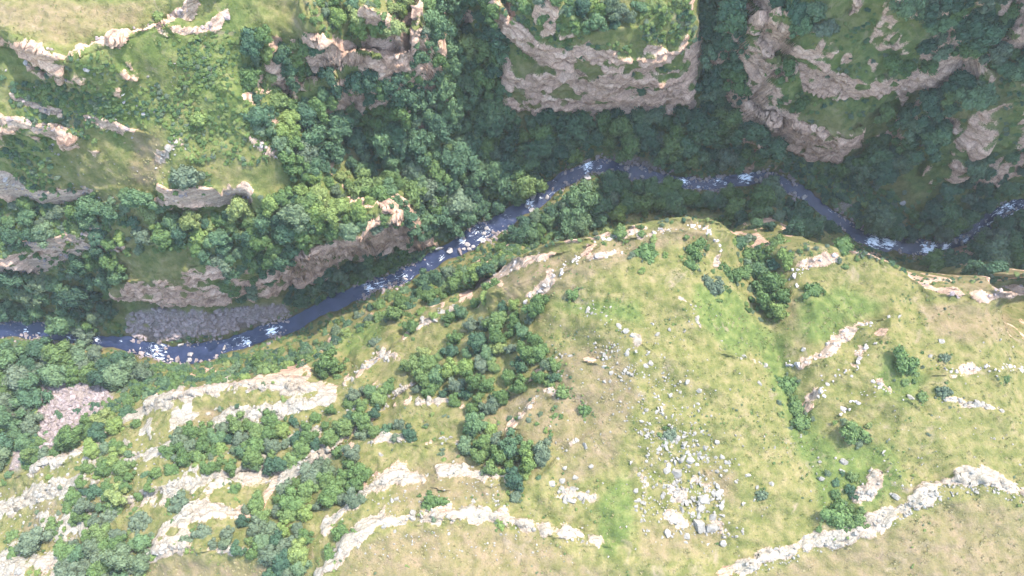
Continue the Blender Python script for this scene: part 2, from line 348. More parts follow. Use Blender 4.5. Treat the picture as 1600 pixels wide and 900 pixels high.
for line, w, hgt, lab, pale in LEDGES:
    u = np.array([p[0] for p in line], float); v = np.array([p[1] for p in line], float)
    W = raycast(u, v, Zraw)
    mpp = (CAM_H - W[:, 2].mean()) / FPX
    ledge_world.append((W, w * mpp, lab, pale, hgt))
    D, SG = seg_dist(W[:, :2], 16.0)
    wm = w * mpp * (1.2 if pale == 1.0 and u.mean() < 560 else 1.0)
    Dn = np.where(np.isfinite(D), D, 99.0)
    m = 1 - sstep(0.55, 1.25, Dn / wm + 0.75 * wobx + 0.4 * vn2(GX / 1.7, GY / 1.7, 31) + 0.22 * vn2(GX / 0.8, GY / 0.8, 32))
    gk = 0.75 if (hgt > 0 and not (pale == 1.0 and (u.mean() < 560 or v.mean() > 725))) else 0.10
    m = m * (1 - gk + gk * sstep(-0.35, 0.2, gapn))
    if hgt < 0: hgt = hgt * 0.4
    sgd = Dn * SG + 1.2 * wobx
    steps += -0.5 * hgt * (0.75 + 0.6 * wobx) * np.tanh(sgd / (0.6 * wm)) * np.exp(-(Dn / 6.0) ** 2) * (Dn < 16) + m * (0.15 + 0.55 * blocky)
    rockL = np.maximum(rockL, m); farL = np.maximum(farL, m * (hgt < 0)); paleL = np.maximum(paleL, m * pale)

# ---- other zones (photo polygons carried on to the ground)
def poly_mask(polys, soft=2.0):
    M = np.zeros((NY, NX))
    for poly in polys:
        u = np.array([p[0] for p in poly], float); v = np.array([p[1] for p in poly], float)
        P = raycast(u, v, Zraw)[:, :2]
        inside = np.zeros((NY, NX), bool)
        lo = P.min(0) - 1; hi = P.max(0) + 1
        i0, i1 = max(0, int((lo[0] - X0) / G)), min(NX, int((hi[0] - X0) / G) + 2)
        j0, j1 = max(0, int((lo[1] - Y0) / G)), min(NY, int((hi[1] - Y0) / G) + 2)
        px = GX[j0:j1, i0:i1]; py = GY[j0:j1, i0:i1]; ins = np.zeros(px.shape, bool)
        for a, b in zip(P, np.roll(P, -1, 0)):
            c = ((a[1] > py) != (b[1] > py)); den = b[1] - a[1]
            if abs(den) < 1e-9: continue
            ins ^= c & (px < (b[0] - a[0]) * (py - a[1]) / den + a[0])
        inside[j0:j1, i0:i1] = ins
        M = np.maximum(M, inside)
    for _ in range(int(soft * 6)):
        Q = np.pad(M, 1, mode='edge'); M = (Q[:-2, 1:-1] + Q[2:, 1:-1] + Q[1:-1, :-2] + Q[1:-1, 2:] + M) / 5
    return M
SCREE = [[(192,490),(250,482),(330,486),(400,478),(448,474),(450,490),(400,510),(340,522),(240,535),(200,520)], [(66,596),(166,592),(176,628),(126,668),(66,708),(56,660)],
         [(12,735),(30,680),(42,650),(42,690),(25,740)], [(972,235),(1030,262),(1020,280),(960,272),(940,262)], [(1310,315),(1330,312),(1335,330),(1315,335)]]
GREENS = [[(1180,500),(1230,520),(1240,580),(1300,700),(1340,740),(1280,760),(1240,690),(1205,600)], [(1080,440),(1170,460),(1200,540),(1150,560),(1090,500)],
          [(1240,470),(1330,440),(1400,480),(1330,520),(1290,540),(1250,530)], [(1380,540),(1450,580),(1440,640),(1370,610)], [(1280,700),(1400,690),(1420,760),(1330,830),(1280,800)],
          [(520,525),(600,490),(605,520),(550,560)], [(930,790),(985,720),(990,850),(940,880)], [(300,60),(380,60),(420,180),(380,230),(330,220),(290,130)], [(40,140),(120,150),(100,250),(20,250)],
          [(1440,210),(1530,190),(1520,270),(1440,300),(1400,280)], [(840,470),(1000,470),(1010,510),(900,490)]]
DRYS = [[(540,860),(620,825),(760,815),(860,840),(960,900),(960,960),(500,960)], [(1160,910),(1300,860),(1420,815),(1500,775),(1600,790),(1680,800),(1680,960),(1160,960)],
        [(200,905),(270,865),(440,885),(420,960),(200,960)], [(870,540),(960,530),(1000,620),(960,720),(880,780),(850,680)], [(840,410),(930,390),(1000,400),(900,450),(850,470)],
        [(1000,810),(1150,830),(1120,880),(1000,880)], [(1430,470),(1600,490),(1600,530),(1470,530)], [(-20,0),(250,0),(160,60),(90,80),(50,60),(-20,40)],
        [(640,720),(720,700),(800,780),(700,790),(600,800)], [(1080,720),(1150,740),(1160,800),(1100,760)], [(700,640),(860,600),(850,700),(800,690)], [(60,780),(180,800),(160,870),(20,840)],
        [(280,640),(500,625),(420,655),(260,690)], [(200,200),(270,200),(250,300),(200,290)], [(1240,460),(1275,470),(1265,530),(1240,520)], [(1500,420),(1600,440),(1560,470),(1450,440)], [(750,440),(1080,340),(1120,360),(800,470)]]
scree = poly_mask(SCREE, 1.5); scree = scree * sstep(-0.9, -0.2, fbm2(GX, GY, 6.0, 3, 0.6, 46) + 1.2 * (scree - 0.5)); green = poly_mask(GREENS, 5.0); dry = poly_mask(DRYS, 5.0)
PALE = [[(-20,780),(140,690),(230,625),(400,596),(520,604),(540,640),(440,750),(180,800),(110,880),(-20,920)]]
palez = poly_mask(PALE, 4.0)
near0 = None
near = (GY < np.interp(GX, RIV[:, 0], RIV[:, 1])).astype(float)

green = np.maximum(green, (1 - near) * (0.50 + 0.40 * fbm2(GX, GY, 20.0, 3, 0.5, 45)) * (1 - 0.9 * dry))
# ---- relief
gyz, gxz = np.gradient(Zb + steps, G); slope0 = np.hypot(gxz, gyz)
rivD = np.full((NY, NX), 99.0)
Dr, _ = seg_dist(RIV[::4, :2], 14.0); rivD = np.where(np.isfinite(Dr), Dr, 99.0)
calm = sstep(3.0, 12.0, rivD)
flat = 1 - sstep(0.25, 0.8, slope0)
rel = fbm2(GX, GY, 26.0, 3, 0.5, 1) * 1.4 * (1 - 0.4 * flat) + fbm2(GX, GY, 7.0, 3, 0.55, 2) * 0.6 * (1 - 0.35 * flat)
rel = rel + near * calm * (fbm2(GX, GY, 46.0, 2, 0.5, 6) * 2.2 - np.abs(fbm2(GX + 0.5 * GY, GY - 0.3 * GX, 19.0, 2, 0.5, 7)) * 1.5)
ridg = (1 - np.abs(fbm2(GX + 0.3 * GY, GY, 13.0, 3, 0.5, 3))) * 1.6 * sstep(0.7, 1.5, slope0)
Z = Zb + steps + (rel + ridg) * calm * (1 + 0.5 * (1 - near))
Z += scree * (fbm2(GX, GY, 1.8, 2, 0.5, 4) * 0.35 + fbm2(GX, GY, 7.0, 2, 0.5, 5) * 0.9)
gyz, gxz = np.gradient(Z, G); slope = np.hypot(gxz, gyz)
sl_s = slope.copy()
for _ in range(6):
    Q = np.pad(sl_s, 1, mode='edge'); sl_s = (Q[:-2, 1:-1] + Q[2:, 1:-1] + Q[1:-1, :-2] + Q[1:-1, 2:] + sl_s) / 5
rn = fbm2(GX, GY, 6.0, 4, 0.6, 41)
rock = sstep(1.75, 2.5, sl_s + 0.55 * rn)
rock = np.maximum(rock, near * palez * sstep(0.15, 0.55, rn + 0.5 * (sl_s - 1.0)))
rock = np.where((near > 0.5) & (palez < 0.3), np.minimum(rock, sstep(0.15, 0.5, rn) * 0.75), rock)
rock = np.maximum(rock, rockL)
rock = np.maximum(rock, sstep(0.62, 0.95, fbm2(GX, GY, 14.0, 4, 0.55, 44)) * 0.8 * (1 - near) * sstep(0.6, 1.2, sl_s))
pale = np.clip(np.maximum(paleL, near * palez), 0, 1)

# ------------------------------------------------------------------ materials
def mat(name):
    m = bpy.data.materials.new(name); m.use_nodes = True
    nt = m.node_tree; b = nt.nodes['Principled BSDF']
    b.inputs['Roughness'].default_value = 0.9; b.inputs['Specular IOR Level'].default_value = 0.2
    return m, nt, b
def node(nt, t, **kw):
    n = nt.nodes.new(t)
    for k, v in kw.items():
        if k in n.inputs.keys(): n.inputs[k].default_value = v
        else: setattr(n, k, v)
    return n
def ramp(nt, fac, stops):
    r = nt.nodes.new('ShaderNodeValToRGB'); e = r.color_ramp.elements
    while len(e) < len(stops): e.new(0.5)
    for i, (p, c) in enumerate(stops):
        e[i].position = p; e[i].color = (*c, 1) if len(c) == 3 else c
    nt.links.new(fac, r.inputs['Fac']); return r.outputs['Color']
def mix(nt, fac, a, b, mode='MIX'):
    m = nt.nodes.new('ShaderNodeMix'); m.data_type = 'RGBA'; m.blend_type = mode
    for s, v in ((m.inputs[0], fac), (m.inputs[6], a), (m.inputs[7], b)):
        if isinstance(v, (int, float)): s.default_value = v
        elif isinstance(v, tuple): s.default_value = (*v, 1)
        else: nt.links.new(v, s)
    return m.outputs[2]
def noise(nt, vec, scale, detail=4.0, rough=0.55, dist=0.0):
    n = nt.nodes.new('ShaderNodeTexNoise'); n.inputs['Scale'].default_value = scale; n.inputs['Detail'].default_value = detail
    n.inputs['Roughness'].default_value = rough; n.inputs['Distortion'].default_value = dist
    if vec is not None: nt.links.new(vec, n.inputs['Vector'])
    return n.outputs['Fac']
def mapping(nt, vec, scale):
    m = nt.nodes.new('ShaderNodeMapping'); m.inputs['Scale'].default_value = scale
    nt.links.new(vec, m.inputs['Vector']); return m.outputs['Vector']
def math_n(nt, op, a, b):
    n = nt.nodes.new('ShaderNodeMath'); n.operation = op
    for s, v in ((n.inputs[0], a), (n.inputs[1], b)):
        if isinstance(v, (int, float)): s.default_value = v
        else: nt.links.new(v, s)
    return n.outputs[0]

MT, nt, bs = mat('hillside')
geo = node(nt, 'ShaderNodeNewGeometry'); pos = geo.outputs['Position']
za = node(nt, 'ShaderNodeAttribute', attribute_name='zone_a'); zb_ = node(nt, 'ShaderNodeAttribute', attribute_name='zone_b')
sa = node(nt, 'ShaderNodeSeparateColor'); nt.links.new(za.outputs['Color'], sa.inputs[0])
sb = node(nt, 'ShaderNodeSeparateColor'); nt.links.new(zb_.outputs['Color'], sb.inputs[0])
A_rock, A_dry, A_green = sa.outputs; B_pale, B_scree, B_wet = sb.outputs
n_big = noise(nt, pos, 0.06, 5); n_mid = noise(nt, pos, 0.35, 5); n_fine = noise(nt, pos, 1.9, 5, 0.65); n_tiny = noise(nt, pos, 6.0, 3, 0.7)
g_mid = ramp(nt, n_mid, [(0.30, (0.071, 0.079, 0.020)), (0.44, (0.107, 0.105, 0.032)), (0.58, (0.151, 0.130, 0.050)), (0.72, (0.191, 0.150, 0.073))])
g_dry = ramp(nt, n_mid, [(0.30, (0.104, 0.092, 0.033)), (0.50, (0.145, 0.113, 0.055)), (0.68, (0.183, 0.131, 0.077))])
g_lush = ramp(nt, n_mid, [(0.30, (0.050, 0.072, 0.017)), (0.50, (0.082, 0.106, 0.026)), (0.70, (0.139, 0.144, 0.046))])
dfac = ramp(nt, math_n(nt, 'ADD', A_dry, math_n(nt, 'MULTIPLY', math_n(nt, 'SUBTRACT', n_big, 0.5), 1.6)), [(0.35, (0, 0, 0)), (0.95, (1, 1, 1))])
gfac = ramp(nt, math_n(nt, 'ADD', A_green, math_n(nt, 'MULTIPLY', math_n(nt, 'SUBTRACT', n_big, 0.5), -1.2)), [(0.25, (0, 0, 0)), (0.85, (1, 1, 1))])
gc = mix(nt, dfac, g_mid, g_dry); gc = mix(nt, gfac, gc, g_lush)
soil = ramp(nt, noise(nt, pos, 0.13, 6, 0.62, 0.8), [(0.60, (0, 0, 0)), (0.72, (0.75, 0.75, 0.75))])
gc = mix(nt, soil, gc, (0.22, 0.165, 0.11))
gc = mix(nt, 0.38, gc, ramp(nt, n_fine, [(0.28, (0.35, 0.37, 0.33)), (0.5, (1, 1, 1)), (0.74, (1.45, 1.4, 1.3))]), 'MULTIPLY')
gc = mix(nt, 0.28, gc, ramp(nt, n_tiny, [(0.3, (0.5, 0.52, 0.48)), (0.5, (1, 1, 1)), (0.7, (1.4, 1.4, 1.35))]), 'MULTIPLY')
lay = noise(nt, mapping(nt, pos, (0.07, 0.07, 1.1)), 1.0, 6, 0.68, 0.5)
r_a = ramp(nt, lay, [(0.30, (0.156, 0.090, 0.061)), (0.43, (0.354, 0.217, 0.148)), (0.55, (0.489, 0.312, 0.218)), (0.68, (0.562, 0.388, 0.281))])
r_p = ramp(nt, lay, [(0.30, (0.164, 0.131, 0.094)), (0.46, (0.244, 0.208, 0.160)), (0.62, (0.309, 0.275, 0.223))])
rc_ = mix(nt, B_pale, r_a, r_p)
crk = node(nt, 'ShaderNodeTexVoronoi', feature='DISTANCE_TO_EDGE'); crk.inputs['Scale'].default_value = 0.55
nt.links.new(mapping(nt, pos, (1, 1, 1.5)), crk.inputs['Vector'])
rc_ = mix(nt, 0.6, rc_, ramp(nt, crk.outputs['Distance'], [(0.0, (0.5, 0.48, 0.46)), (0.10, (1, 1, 1))]), 'MULTIPLY')
rc_ = mix(nt, 0.5, rc_, ramp(nt, n_fine, [(0.28, (0.5, 0.48, 0.47)), (0.5, (1, 1, 1)), (0.74, (1.3, 1.28, 1.26))]), 'MULTIPLY')
sc_ = ramp(nt, n_fine, [(0.3, (0.100, 0.077, 0.065)), (0.5, (0.180, 0.141, 0.122)), (0.7, (0.260, 0.211, 0.185))])
rfac = ramp(nt, math_n(nt, 'ADD', A_rock, math_n(nt, 'MULTIPLY', math_n(nt, 'SUBTRACT', n_fine, 0.5), 1.1)), [(0.38, (0, 0, 0)), (0.62, (1, 1, 1))])
c = mix(nt, rfac, gc, rc_); c = mix(nt, B_scree, c, sc_)
c = mix(nt, B_wet, c, mix(nt, 0.75, c, (0.35, 0.32, 0.30), 'MULTIPLY'))
nt.links.new(c, bs.inputs['Base Color'])
bump = node(nt, 'ShaderNodeBump'); bump.inputs['Strength'].default_value = 0.8; bump.inputs['Distance'].default_value = 0.5
hb = math_n(nt, 'ADD', math_n(nt, 'MULTIPLY', n_fine, 0.9), math_n(nt, 'MULTIPLY', n_tiny, 0.45))
hb = math_n(nt, 'ADD', hb, math_n(nt, 'MULTIPLY', math_n(nt, 'MULTIPLY', lay, 2.0), A_rock))
nt.links.new(hb, bump.inputs['Height']); nt.links.new(bump.outputs['Normal'], bs.inputs['Normal'])

def foliage_mat(name, stops, jit=0.35):
    m, nt, b = mat(name)
    oi = node(nt, 'ShaderNodeObjectInfo'); g = node(nt, 'ShaderNodeNewGeometry')
    tc = node(nt, 'ShaderNodeTexCoord')
    base = ramp(nt, oi.outputs['Random'], stops)
    nz = noise(nt, g.outputs['Position'], 0.9, 3)
    base = mix(nt, jit, base, ramp(nt, nz, [(0.3, (0.55, 0.6, 0.55)), (0.5, (1, 1, 1)), (0.7, (1.5, 1.4, 1.2))]), 'MULTIPLY')
    base = mix(nt, 0.5, base, ramp(nt, g.outputs['Random Per Island'], [(0.0, (0.6, 0.65, 0.6)), (0.5, (1, 1, 1)), (1.0, (1.45, 1.4, 1.25))]), 'MULTIPLY')
    nt.links.new(base, b.inputs['Base Color']); b.inputs['Roughness'].default_value = 0.75
    tr = node(nt, 'ShaderNodeBsdfTranslucent'); nt.links.new(base, tr.inputs['Color'])
    mx = node(nt, 'ShaderNodeMixShader'); mx.inputs[0].default_value = 0.18
    nt.links.new(b.outputs[0], mx.inputs[1]); nt.links.new(tr.outputs[0], mx.inputs[2])
    nt.links.new(mx.outputs[0], nt.nodes['Material Output'].inputs['Surface'])
    return m
FM = {
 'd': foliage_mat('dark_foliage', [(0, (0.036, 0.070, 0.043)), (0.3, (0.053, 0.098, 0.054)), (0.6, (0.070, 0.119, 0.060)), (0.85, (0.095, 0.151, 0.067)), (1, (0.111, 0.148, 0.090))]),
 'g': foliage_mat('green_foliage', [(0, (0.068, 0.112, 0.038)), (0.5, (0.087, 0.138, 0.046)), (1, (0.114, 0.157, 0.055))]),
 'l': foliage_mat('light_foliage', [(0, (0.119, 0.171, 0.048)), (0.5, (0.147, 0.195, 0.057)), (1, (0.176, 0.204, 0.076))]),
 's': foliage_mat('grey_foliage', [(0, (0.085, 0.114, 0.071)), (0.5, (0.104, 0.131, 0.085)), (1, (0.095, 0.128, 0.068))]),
}
MBARK, nt, b = mat('bark'); nt.links.new(ramp(nt, noise(nt, None, 6.0), [(0.3, (0.06, 0.045, 0.035)), (0.7, (0.16, 0.13, 0.10))]), b.inputs['Base Color'])
def stone_mat(name, dark, midc, light):
    m, nt, b = mat(name); g = node(nt, 'ShaderNodeNewGeometry'); oi = node(nt, 'ShaderNodeObjectInfo')
    n1 = noise(nt, g.outputs['Position'], 1.1, 6, 0.65)
    cc = ramp(nt, n1, [(0.28, dark), (0.5, midc), (0.72, light)])
    cc = mix(nt, 0.5, cc, ramp(nt, oi.outputs['Random'], [(0, (0.72, 0.70, 0.68)), (0.5, (1, 1, 1)), (1, (1.18, 1.16, 1.12))]), 'MULTIPLY')
    nt.links.new(cc, b.inputs['Base Color'])
    bp = node(nt, 'ShaderNodeBump'); bp.inputs['Strength'].default_value = 0.7; bp.inputs['Distance'].default_value = 0.2
    nt.links.new(noise(nt, g.outputs['Position'], 3.0, 5, 0.7), bp.inputs['Height']); nt.links.new(bp.outputs['Normal'], b.inputs['Normal'])
    return m
MS_W = stone_mat('pale_limestone', (0.121, 0.105, 0.084), (0.203, 0.183, 0.155), (0.259, 0.240, 0.210))
MS_G = stone_mat('grey_stone', (0.112, 0.083, 0.076), (0.202, 0.158, 0.148), (0.301, 0.244, 0.227))
MS_M = stone_mat('weathered_stone', (0.17, 0.145, 0.13), (0.28, 0.245, 0.225), (0.38, 0.345, 0.32))

# ------------------------------------------------------------------ terrain mesh (world-aligned sheet, finer rows on steep faces)
def mesh_from(name, V, F, smooth=True):
    me = bpy.data.meshes.new(name)
    V = np.asarray(V, np.float32); F = np.asarray(F, np.int32)
    k = F.shape[1]
    me.vertices.add(len(V)); me.vertices.foreach_set('co', V.ravel())
    me.loops.add(F.size); me.loops.foreach_set('vertex_index', F.ravel())
    me.polygons.add(len(F)); me.polygons.foreach_set('loop_start', np.arange(0, F.size, k, dtype=np.int32))
    me.polygons.foreach_set('loop_total', np.full(len(F), k, np.int32)) if hasattr(me.polygons[0], 'loop_total') and False else None
    me.polygons.foreach_set('use_smooth', np.full(len(F), smooth, bool))
    me.update(calc_edges=True); return me
def add(name, me, m=None, parent=None, label=None, cat=None, group=None, kind=None, loc=None):
    o = bpy.data.objects.new(name, me); COL.objects.link(o)
    if m is not None and me is not None and len(me.materials) == 0: me.materials.append(m)
    if parent is not None: o.parent = parent
    if label: o['label'] = label
    if cat: o['category'] = cat
    if group: o['group'] = group
    if kind: o['kind'] = kind
    if loc is not None: o.location = loc
    return o

xs = np.concatenate([-np.geomspace(1500, 215, 30)[:-1], np.arange(-215, 215.01, 0.5), np.geomspace(215, 1500, 30)[1:]])
nxm = len(xs); NR = 820
ysf = np.arange(-85, 165.01, 0.25)
Hs = bil(Z, xs[:, None] + 0 * ysf[None], ysf[None] + 0 * xs[:, None])
dens = np.sqrt(1 + np.minimum(np.gradient(Hs, 0.25, axis=1) ** 2, 30.0))
dens *= np.interp(ysf, [-85, -75, 130, 165], [0.6, 1.0, 1.0, 0.35])[None]
for _ in range(14):
    Q = np.pad(dens, ((1, 1), (1, 1)), mode='edge'); dens = (Q[:-2, 1:-1] + Q[2:, 1:-1] + Q[1:-1, :-2] + Q[1:-1, 2:] + dens) / 5
cum = np.cumsum(dens, 1); cum = (cum - cum[:, :1]) / (cum[:, -1:] - cum[:, :1])
tq = np.linspace(0, 1, NR)
YR = np.stack([np.interp(tq, cum[i], ysf) for i in range(nxm)])            # (nx, NR)
south = -85 - np.geomspace(3, 1400, 22)[::-1]; north = 165 + np.geomspace(3, 1400, 22)
YR = np.concatenate([np.repeat(south[None], nxm, 0), YR, np.repeat(north[None], nxm, 0)], 1)
XR = np.repeat(xs[:, None], YR.shape[1], 1)
ZR = bil(Z, XR, YR)
ROCK = bil(rock, XR, YR); PAL = bil(pale, XR, YR); SCR = bil(scree, XR, YR); DRY = bil(dry, XR, YR); GRE = bil(green, XR, YR)
RD = bil(rivD, XR, YR); SLP = bil(sl_s, XR, YR)
WET = (1 - sstep(0.5, 2.2, ZR)) * (RD < 13)
inner = (np.abs(XR) < 230) & (YR > -90) & (YR < 170)
# fine relief
ZR = ZR + inner * (1 - sstep(1.2, 2.2, SLP)) * sstep(2.0, 9.0, RD) * (fbm2(XR, YR, 2.4, 3, 0.65, 51) * 0.26)
V = np.stack([XR, YR, ZR], -1)
def normals(V):
    a = np.gradient(V, axis=0); b = np.gradient(V, axis=1); n = np.cross(a, b)
    return n / np.maximum(np.linalg.norm(n, axis=-1, keepdims=True), 1e-9)
N0 = normals(V)
cp = fbm2(XR * 0.8, ZR * 1.5 + YR * 0.6, 7.0, 3, 0.55, 67)
ROCK = ROCK * (1 - 0.9 * inner * (1 - bil(near, XR, YR)) * sstep(0.40, 0.85, cp) * (bil(rockL, XR, YR) < 0.4))
amp = inner * np.maximum(ROCK, 0.6 * sstep(1.6, 2.4, SLP)) * sstep(0.5, 1.6, SLP) * (1 - bil(near, XR, YR) * (0.92 - 0.5 * PAL)) * (1 - 0.85 * bil(farL, XR, YR))
wz = ZR + 0.12 * XR + 1.5 * vn2(XR / 12, YR / 12, 61)
d1 = (1 - 2 * np.abs(vn3(XR * 0.045, YR * 0.045, wz * 0.17, 62))) * 2.2
d2 = (1 - 2 * np.abs(vn3(XR * 0.16, YR * 0.16, wz * 0.5, 63))) * 1.2
d3 = vn3(XR * 0.5, YR * 0.5, wz * 1.1, 64) * 1.1
d4 = vn3(XR * 1.3, YR * 1.3, wz * 1.6, 65) * 0.42
fr = np.mod(wz / 3.1 + 0.5 * vn2(XR / 7, YR / 7, 68), 1.0); d5 = (np.where(fr < 0.75, fr / 0.75, (1 - fr) / 0.25) - 0.5) * -1.0
nh = N0.copy(); nh[..., 2] *= 0.35
amp = amp * (0.3 + 0.7 * np.abs(N0[..., 1]) / np.maximum(np.hypot(N0[..., 0], N0[..., 1]), 1e-6))
V = V + nh * (amp * (d1 + d2 + d3 + d4 + d5))[..., None]
N1 = normals(V)
far_v = 1 - bil(near, XR, YR)
nz = N1[..., 2].copy()
for _ in range(10):
    Q = np.pad(nz, 1, mode='edge'); nz = (Q[:-2, 1:-1] + Q[2:, 1:-1] + Q[1:-1, :-2] + Q[1:-1, 2:] + nz) / 5
ROCK = ROCK * (1 - 0.95 * far_v * inner * sstep(0.44, 0.76, nz + 0.12 * vn2(XR / 3, YR / 3 + ZR / 3, 66)) * (bil(rockL, XR, YR) < 0.4))
nr = YR.shape[1]
idx = np.arange(nxm * nr).reshape(nxm, nr)
F = np.stack([idx[:-1, :-1], idx[1:, :-1], idx[1:, 1:], idx[:-1, 1:]], -1).reshape(-1, 4)
VV = V.reshape(-1, 3)
ZA = np.stack([ROCK, DRY, GRE, np.ones_like(ROCK)], -1).reshape(-1, 4).astype(np.float32)
ZB = np.stack([PAL, SCR, WET, np.ones_like(ROCK)], -1).reshape(-1, 4).astype(np.float32)
NN = N1.reshape(-1, 3)

def in_poly(px, py, poly):
    ins = np.zeros(px.shape, bool)
    for a, b in zip(poly, poly[1:] + poly[:1]):
        if a[1] == b[1]: continue
        c = ((a[1] > py) != (b[1] > py))
        ins ^= c & (px < (b[0] - a[0]) * (py - a[1]) / (b[1] - a[1]) + a[0])
    return ins
CLIFFS = [
 ([(760,-30),(800,10),(900,70),(1000,70),(1070,40),(1100,60),(1102,190),(1000,186),(900,188),(795,195),(770,80)], 'broad pinkish layered cliff of the promontory above the shaded forest'),
 ([(430,160),(470,40),(600,60),(660,-20),(680,0),(665,125),(540,130)], 'grey brown cliff of the narrow promontory at the top'),
 ([(405,460),(420,420),(500,380),(625,325),(645,365),(590,400),(480,440)], 'slanting dark cliff above the river bend'),
 ([(160,480),(180,440),(300,415),(405,410),(400,475)], 'low rugged cliff above the pink scree'),
 ([(1130,0),(1180,20),(1260,90),(1350,120),(1450,90),(1450,130),(1350,165),(1250,140),(1170,90)], 'upper rock band of the right promontory'),
 ([(1150,120),(1200,170),(1350,190),(1365,250),(1250,255),(1170,215)], 'lower rock wall of the right promontory above the river'),
]
fc = VV[F].mean(1); fu, fv = project(fc)
frock = ROCK.reshape(-1)[F].mean(1) * (SLP.reshape(-1)[F].mean(1) > 1.15)
far_side = ~(near[np.clip(((fc[:, 1] - Y0) / G).astype(int), 0, NY - 1), np.clip(((fc[:, 0] - X0) / G).astype(int), 0, NX - 1)] > 0.5)
owner = np.full(len(F), -1)
for k, (poly, lab) in enumerate(CLIFFS):
    owner[in_poly(fu, fv, poly) & (frock > 0.5) & far_side] = k
def sub_mesh(name, faces):
    used, inv = np.unique(faces, return_inverse=True)
    me = mesh_from(name, VV[used], inv.reshape(-1, 4))
    for nm, A in (('zone_a', ZA), ('zone_b', ZB)):
        at = me.attributes.new(nm, 'FLOAT_COLOR', 'POINT'); at.data.foreach_set('color', A[used].ravel())
    me.normals_split_custom_set_from_vertices(NN[used].tolist()) if len(used) < 300000 else None
    return me
terrain = add('terrain', sub_mesh('terrain', F[owner < 0]), MT, label='grassy canyon slopes and plateau', kind='structure')
for k, (poly, lab) in enumerate(CLIFFS):
    f = F[owner == k]
    if len(f) > 50: add('cliff', sub_mesh('cliff', f), MT, label=lab, kind='structure')

def ground(x, y): return bil(Z, x, y)

# ------------------------------------------------------------------ river
MW, nt, b = mat('river_water')
g = node(nt, 'ShaderNodeNewGeometry'); at = node(nt, 'ShaderNodeAttribute', attribute_name='foam')
fl = node(nt, 'ShaderNodeAttribute', attribute_name='flow')
nzf = noise(nt, mapping(nt, fl.outputs['Vector'], (0.42, 1.25, 1.0)), 1.0, 7, 0.72, 0.9); nzb = noise(nt, g.outputs['Position'], 0.25, 3)
wc = ramp(nt, nzb, [(0.3, (0.010, 0.015, 0.036)), (0.7, (0.021, 0.027, 0.058))])
ff = ramp(nt, math_n(nt, 'ADD', at.outputs['Fac'], math_n(nt, 'MULTIPLY', math_n(nt, 'SUBTRACT', nzf, 0.5), 1.7)), [(0.52, (0, 0, 0)), (0.66, (1, 1, 1))])
nt.links.new(mix(nt, ff, wc, (0.80, 0.82, 0.84)), b.inputs['Base Color'])
b.inputs['Roughness'].default_value = 0.18; b.inputs['Specular IOR Level'].default_value = 0.25
nt.links.new(math_n(nt, 'ADD', math_n(nt, 'MULTIPLY', ff, 0.6), 0.18), b.inputs['Roughness'])
bp = node(nt, 'ShaderNodeBump'); bp.inputs['Strength'].default_value = 0.6; bp.inputs['Distance'].default_value = 0.25
nt.links.new(noise(nt, g.outputs['Position'], 1.3, 4, 0.6, 0.6), bp.inputs['Height']); nt.links.new(bp.outputs['Normal'], b.inputs['Normal'])
FOAM = [(40,518,10,.5),(60,522,8,.5),(150,531,14,.55),(190,535,10,.4),(235,548,10,.3),(265,577,8,.5),(385,534,16,.6),(425,517,16,.65),(440,510,8,.5),(500,488,8,.3),(575,449,18,.6),(600,444,12,.55),(632,434,14,.55),
 (670,412,10,.45),(690,402,10,.5),(722,376,13,.6),(735,370,10,.45),(790,338,14,.45),(828,318,14,.6),(845,308,9,.5),(870,290,8,.4),(918,259,17,.65),(935,262,10,.5),(965,262,14,.35),(1070,284,12,.6),(1092,292,8,.5),(1165,275,18,.7),(1200,276,16,.35),
 (1225,285,16,.4),(1260,306,12,.4),(1295,330,12,.4),(1365,376,18,.7),(1388,379,18,.7),(1408,376,9,.5),(1452,388,20,.75),(1478,384,14,.65),(1508,373,14,.6),(1530,358,14,.5),(1548,350,14,.5),(1595,319,12,.5)]
K = 25
tt = np.linspace(-1.25, 1.25, K)
RV = RIV[:, None, :2] + RN[:, None] * (RIV[:, 3:4] * tt[None])[..., None]
foam = np.zeros(RV.shape[:2])
for u, v, r, s in FOAM:
    p = unproj(u, v, 0.4); rm = r * CAM_H / FPX
    foam = np.maximum(foam, s * np.exp(-(np.hypot(RV[..., 0] - p[0], RV[..., 1] - p[1]) / rm) ** 2))
sv = np.repeat(rs[:, None], K, 1); foam = np.maximum(foam * 1.0, 0.20 + 0.32 * vn2(sv / 12.0, sv * 0 + 1.7, 72))
rz = 0.4 + 0.10 * fbm2(RV[..., 0], RV[..., 1], 1.6, 3, 0.6, 71) * (0.4 + 2 * foam)
ridx = np.arange(RV.shape[0] * K).reshape(-1, K)
rF = np.stack([ridx[:-1, :-1], ridx[1:, :-1], ridx[1:, 1:], ridx[:-1, 1:]], -1).reshape(-1, 4)[:, ::-1]
rme = mesh_from('river', np.concatenate([RV, rz[..., None]], -1).reshape(-1, 3), rF)
fa = rme.attributes.new('foam', 'FLOAT', 'POINT'); fa.data.foreach_set('value', foam.ravel().astype(np.float32))
fa = rme.attributes.new('flow', 'FLOAT_VECTOR', 'POINT'); fa.data.foreach_set('vector', np.stack([sv, RIV[:, 3:4] * tt[None], 0 * sv], -1).ravel().astype(np.float32))
river = add('river', rme, MW, label='blue grey river with white rapids', kind='structure')

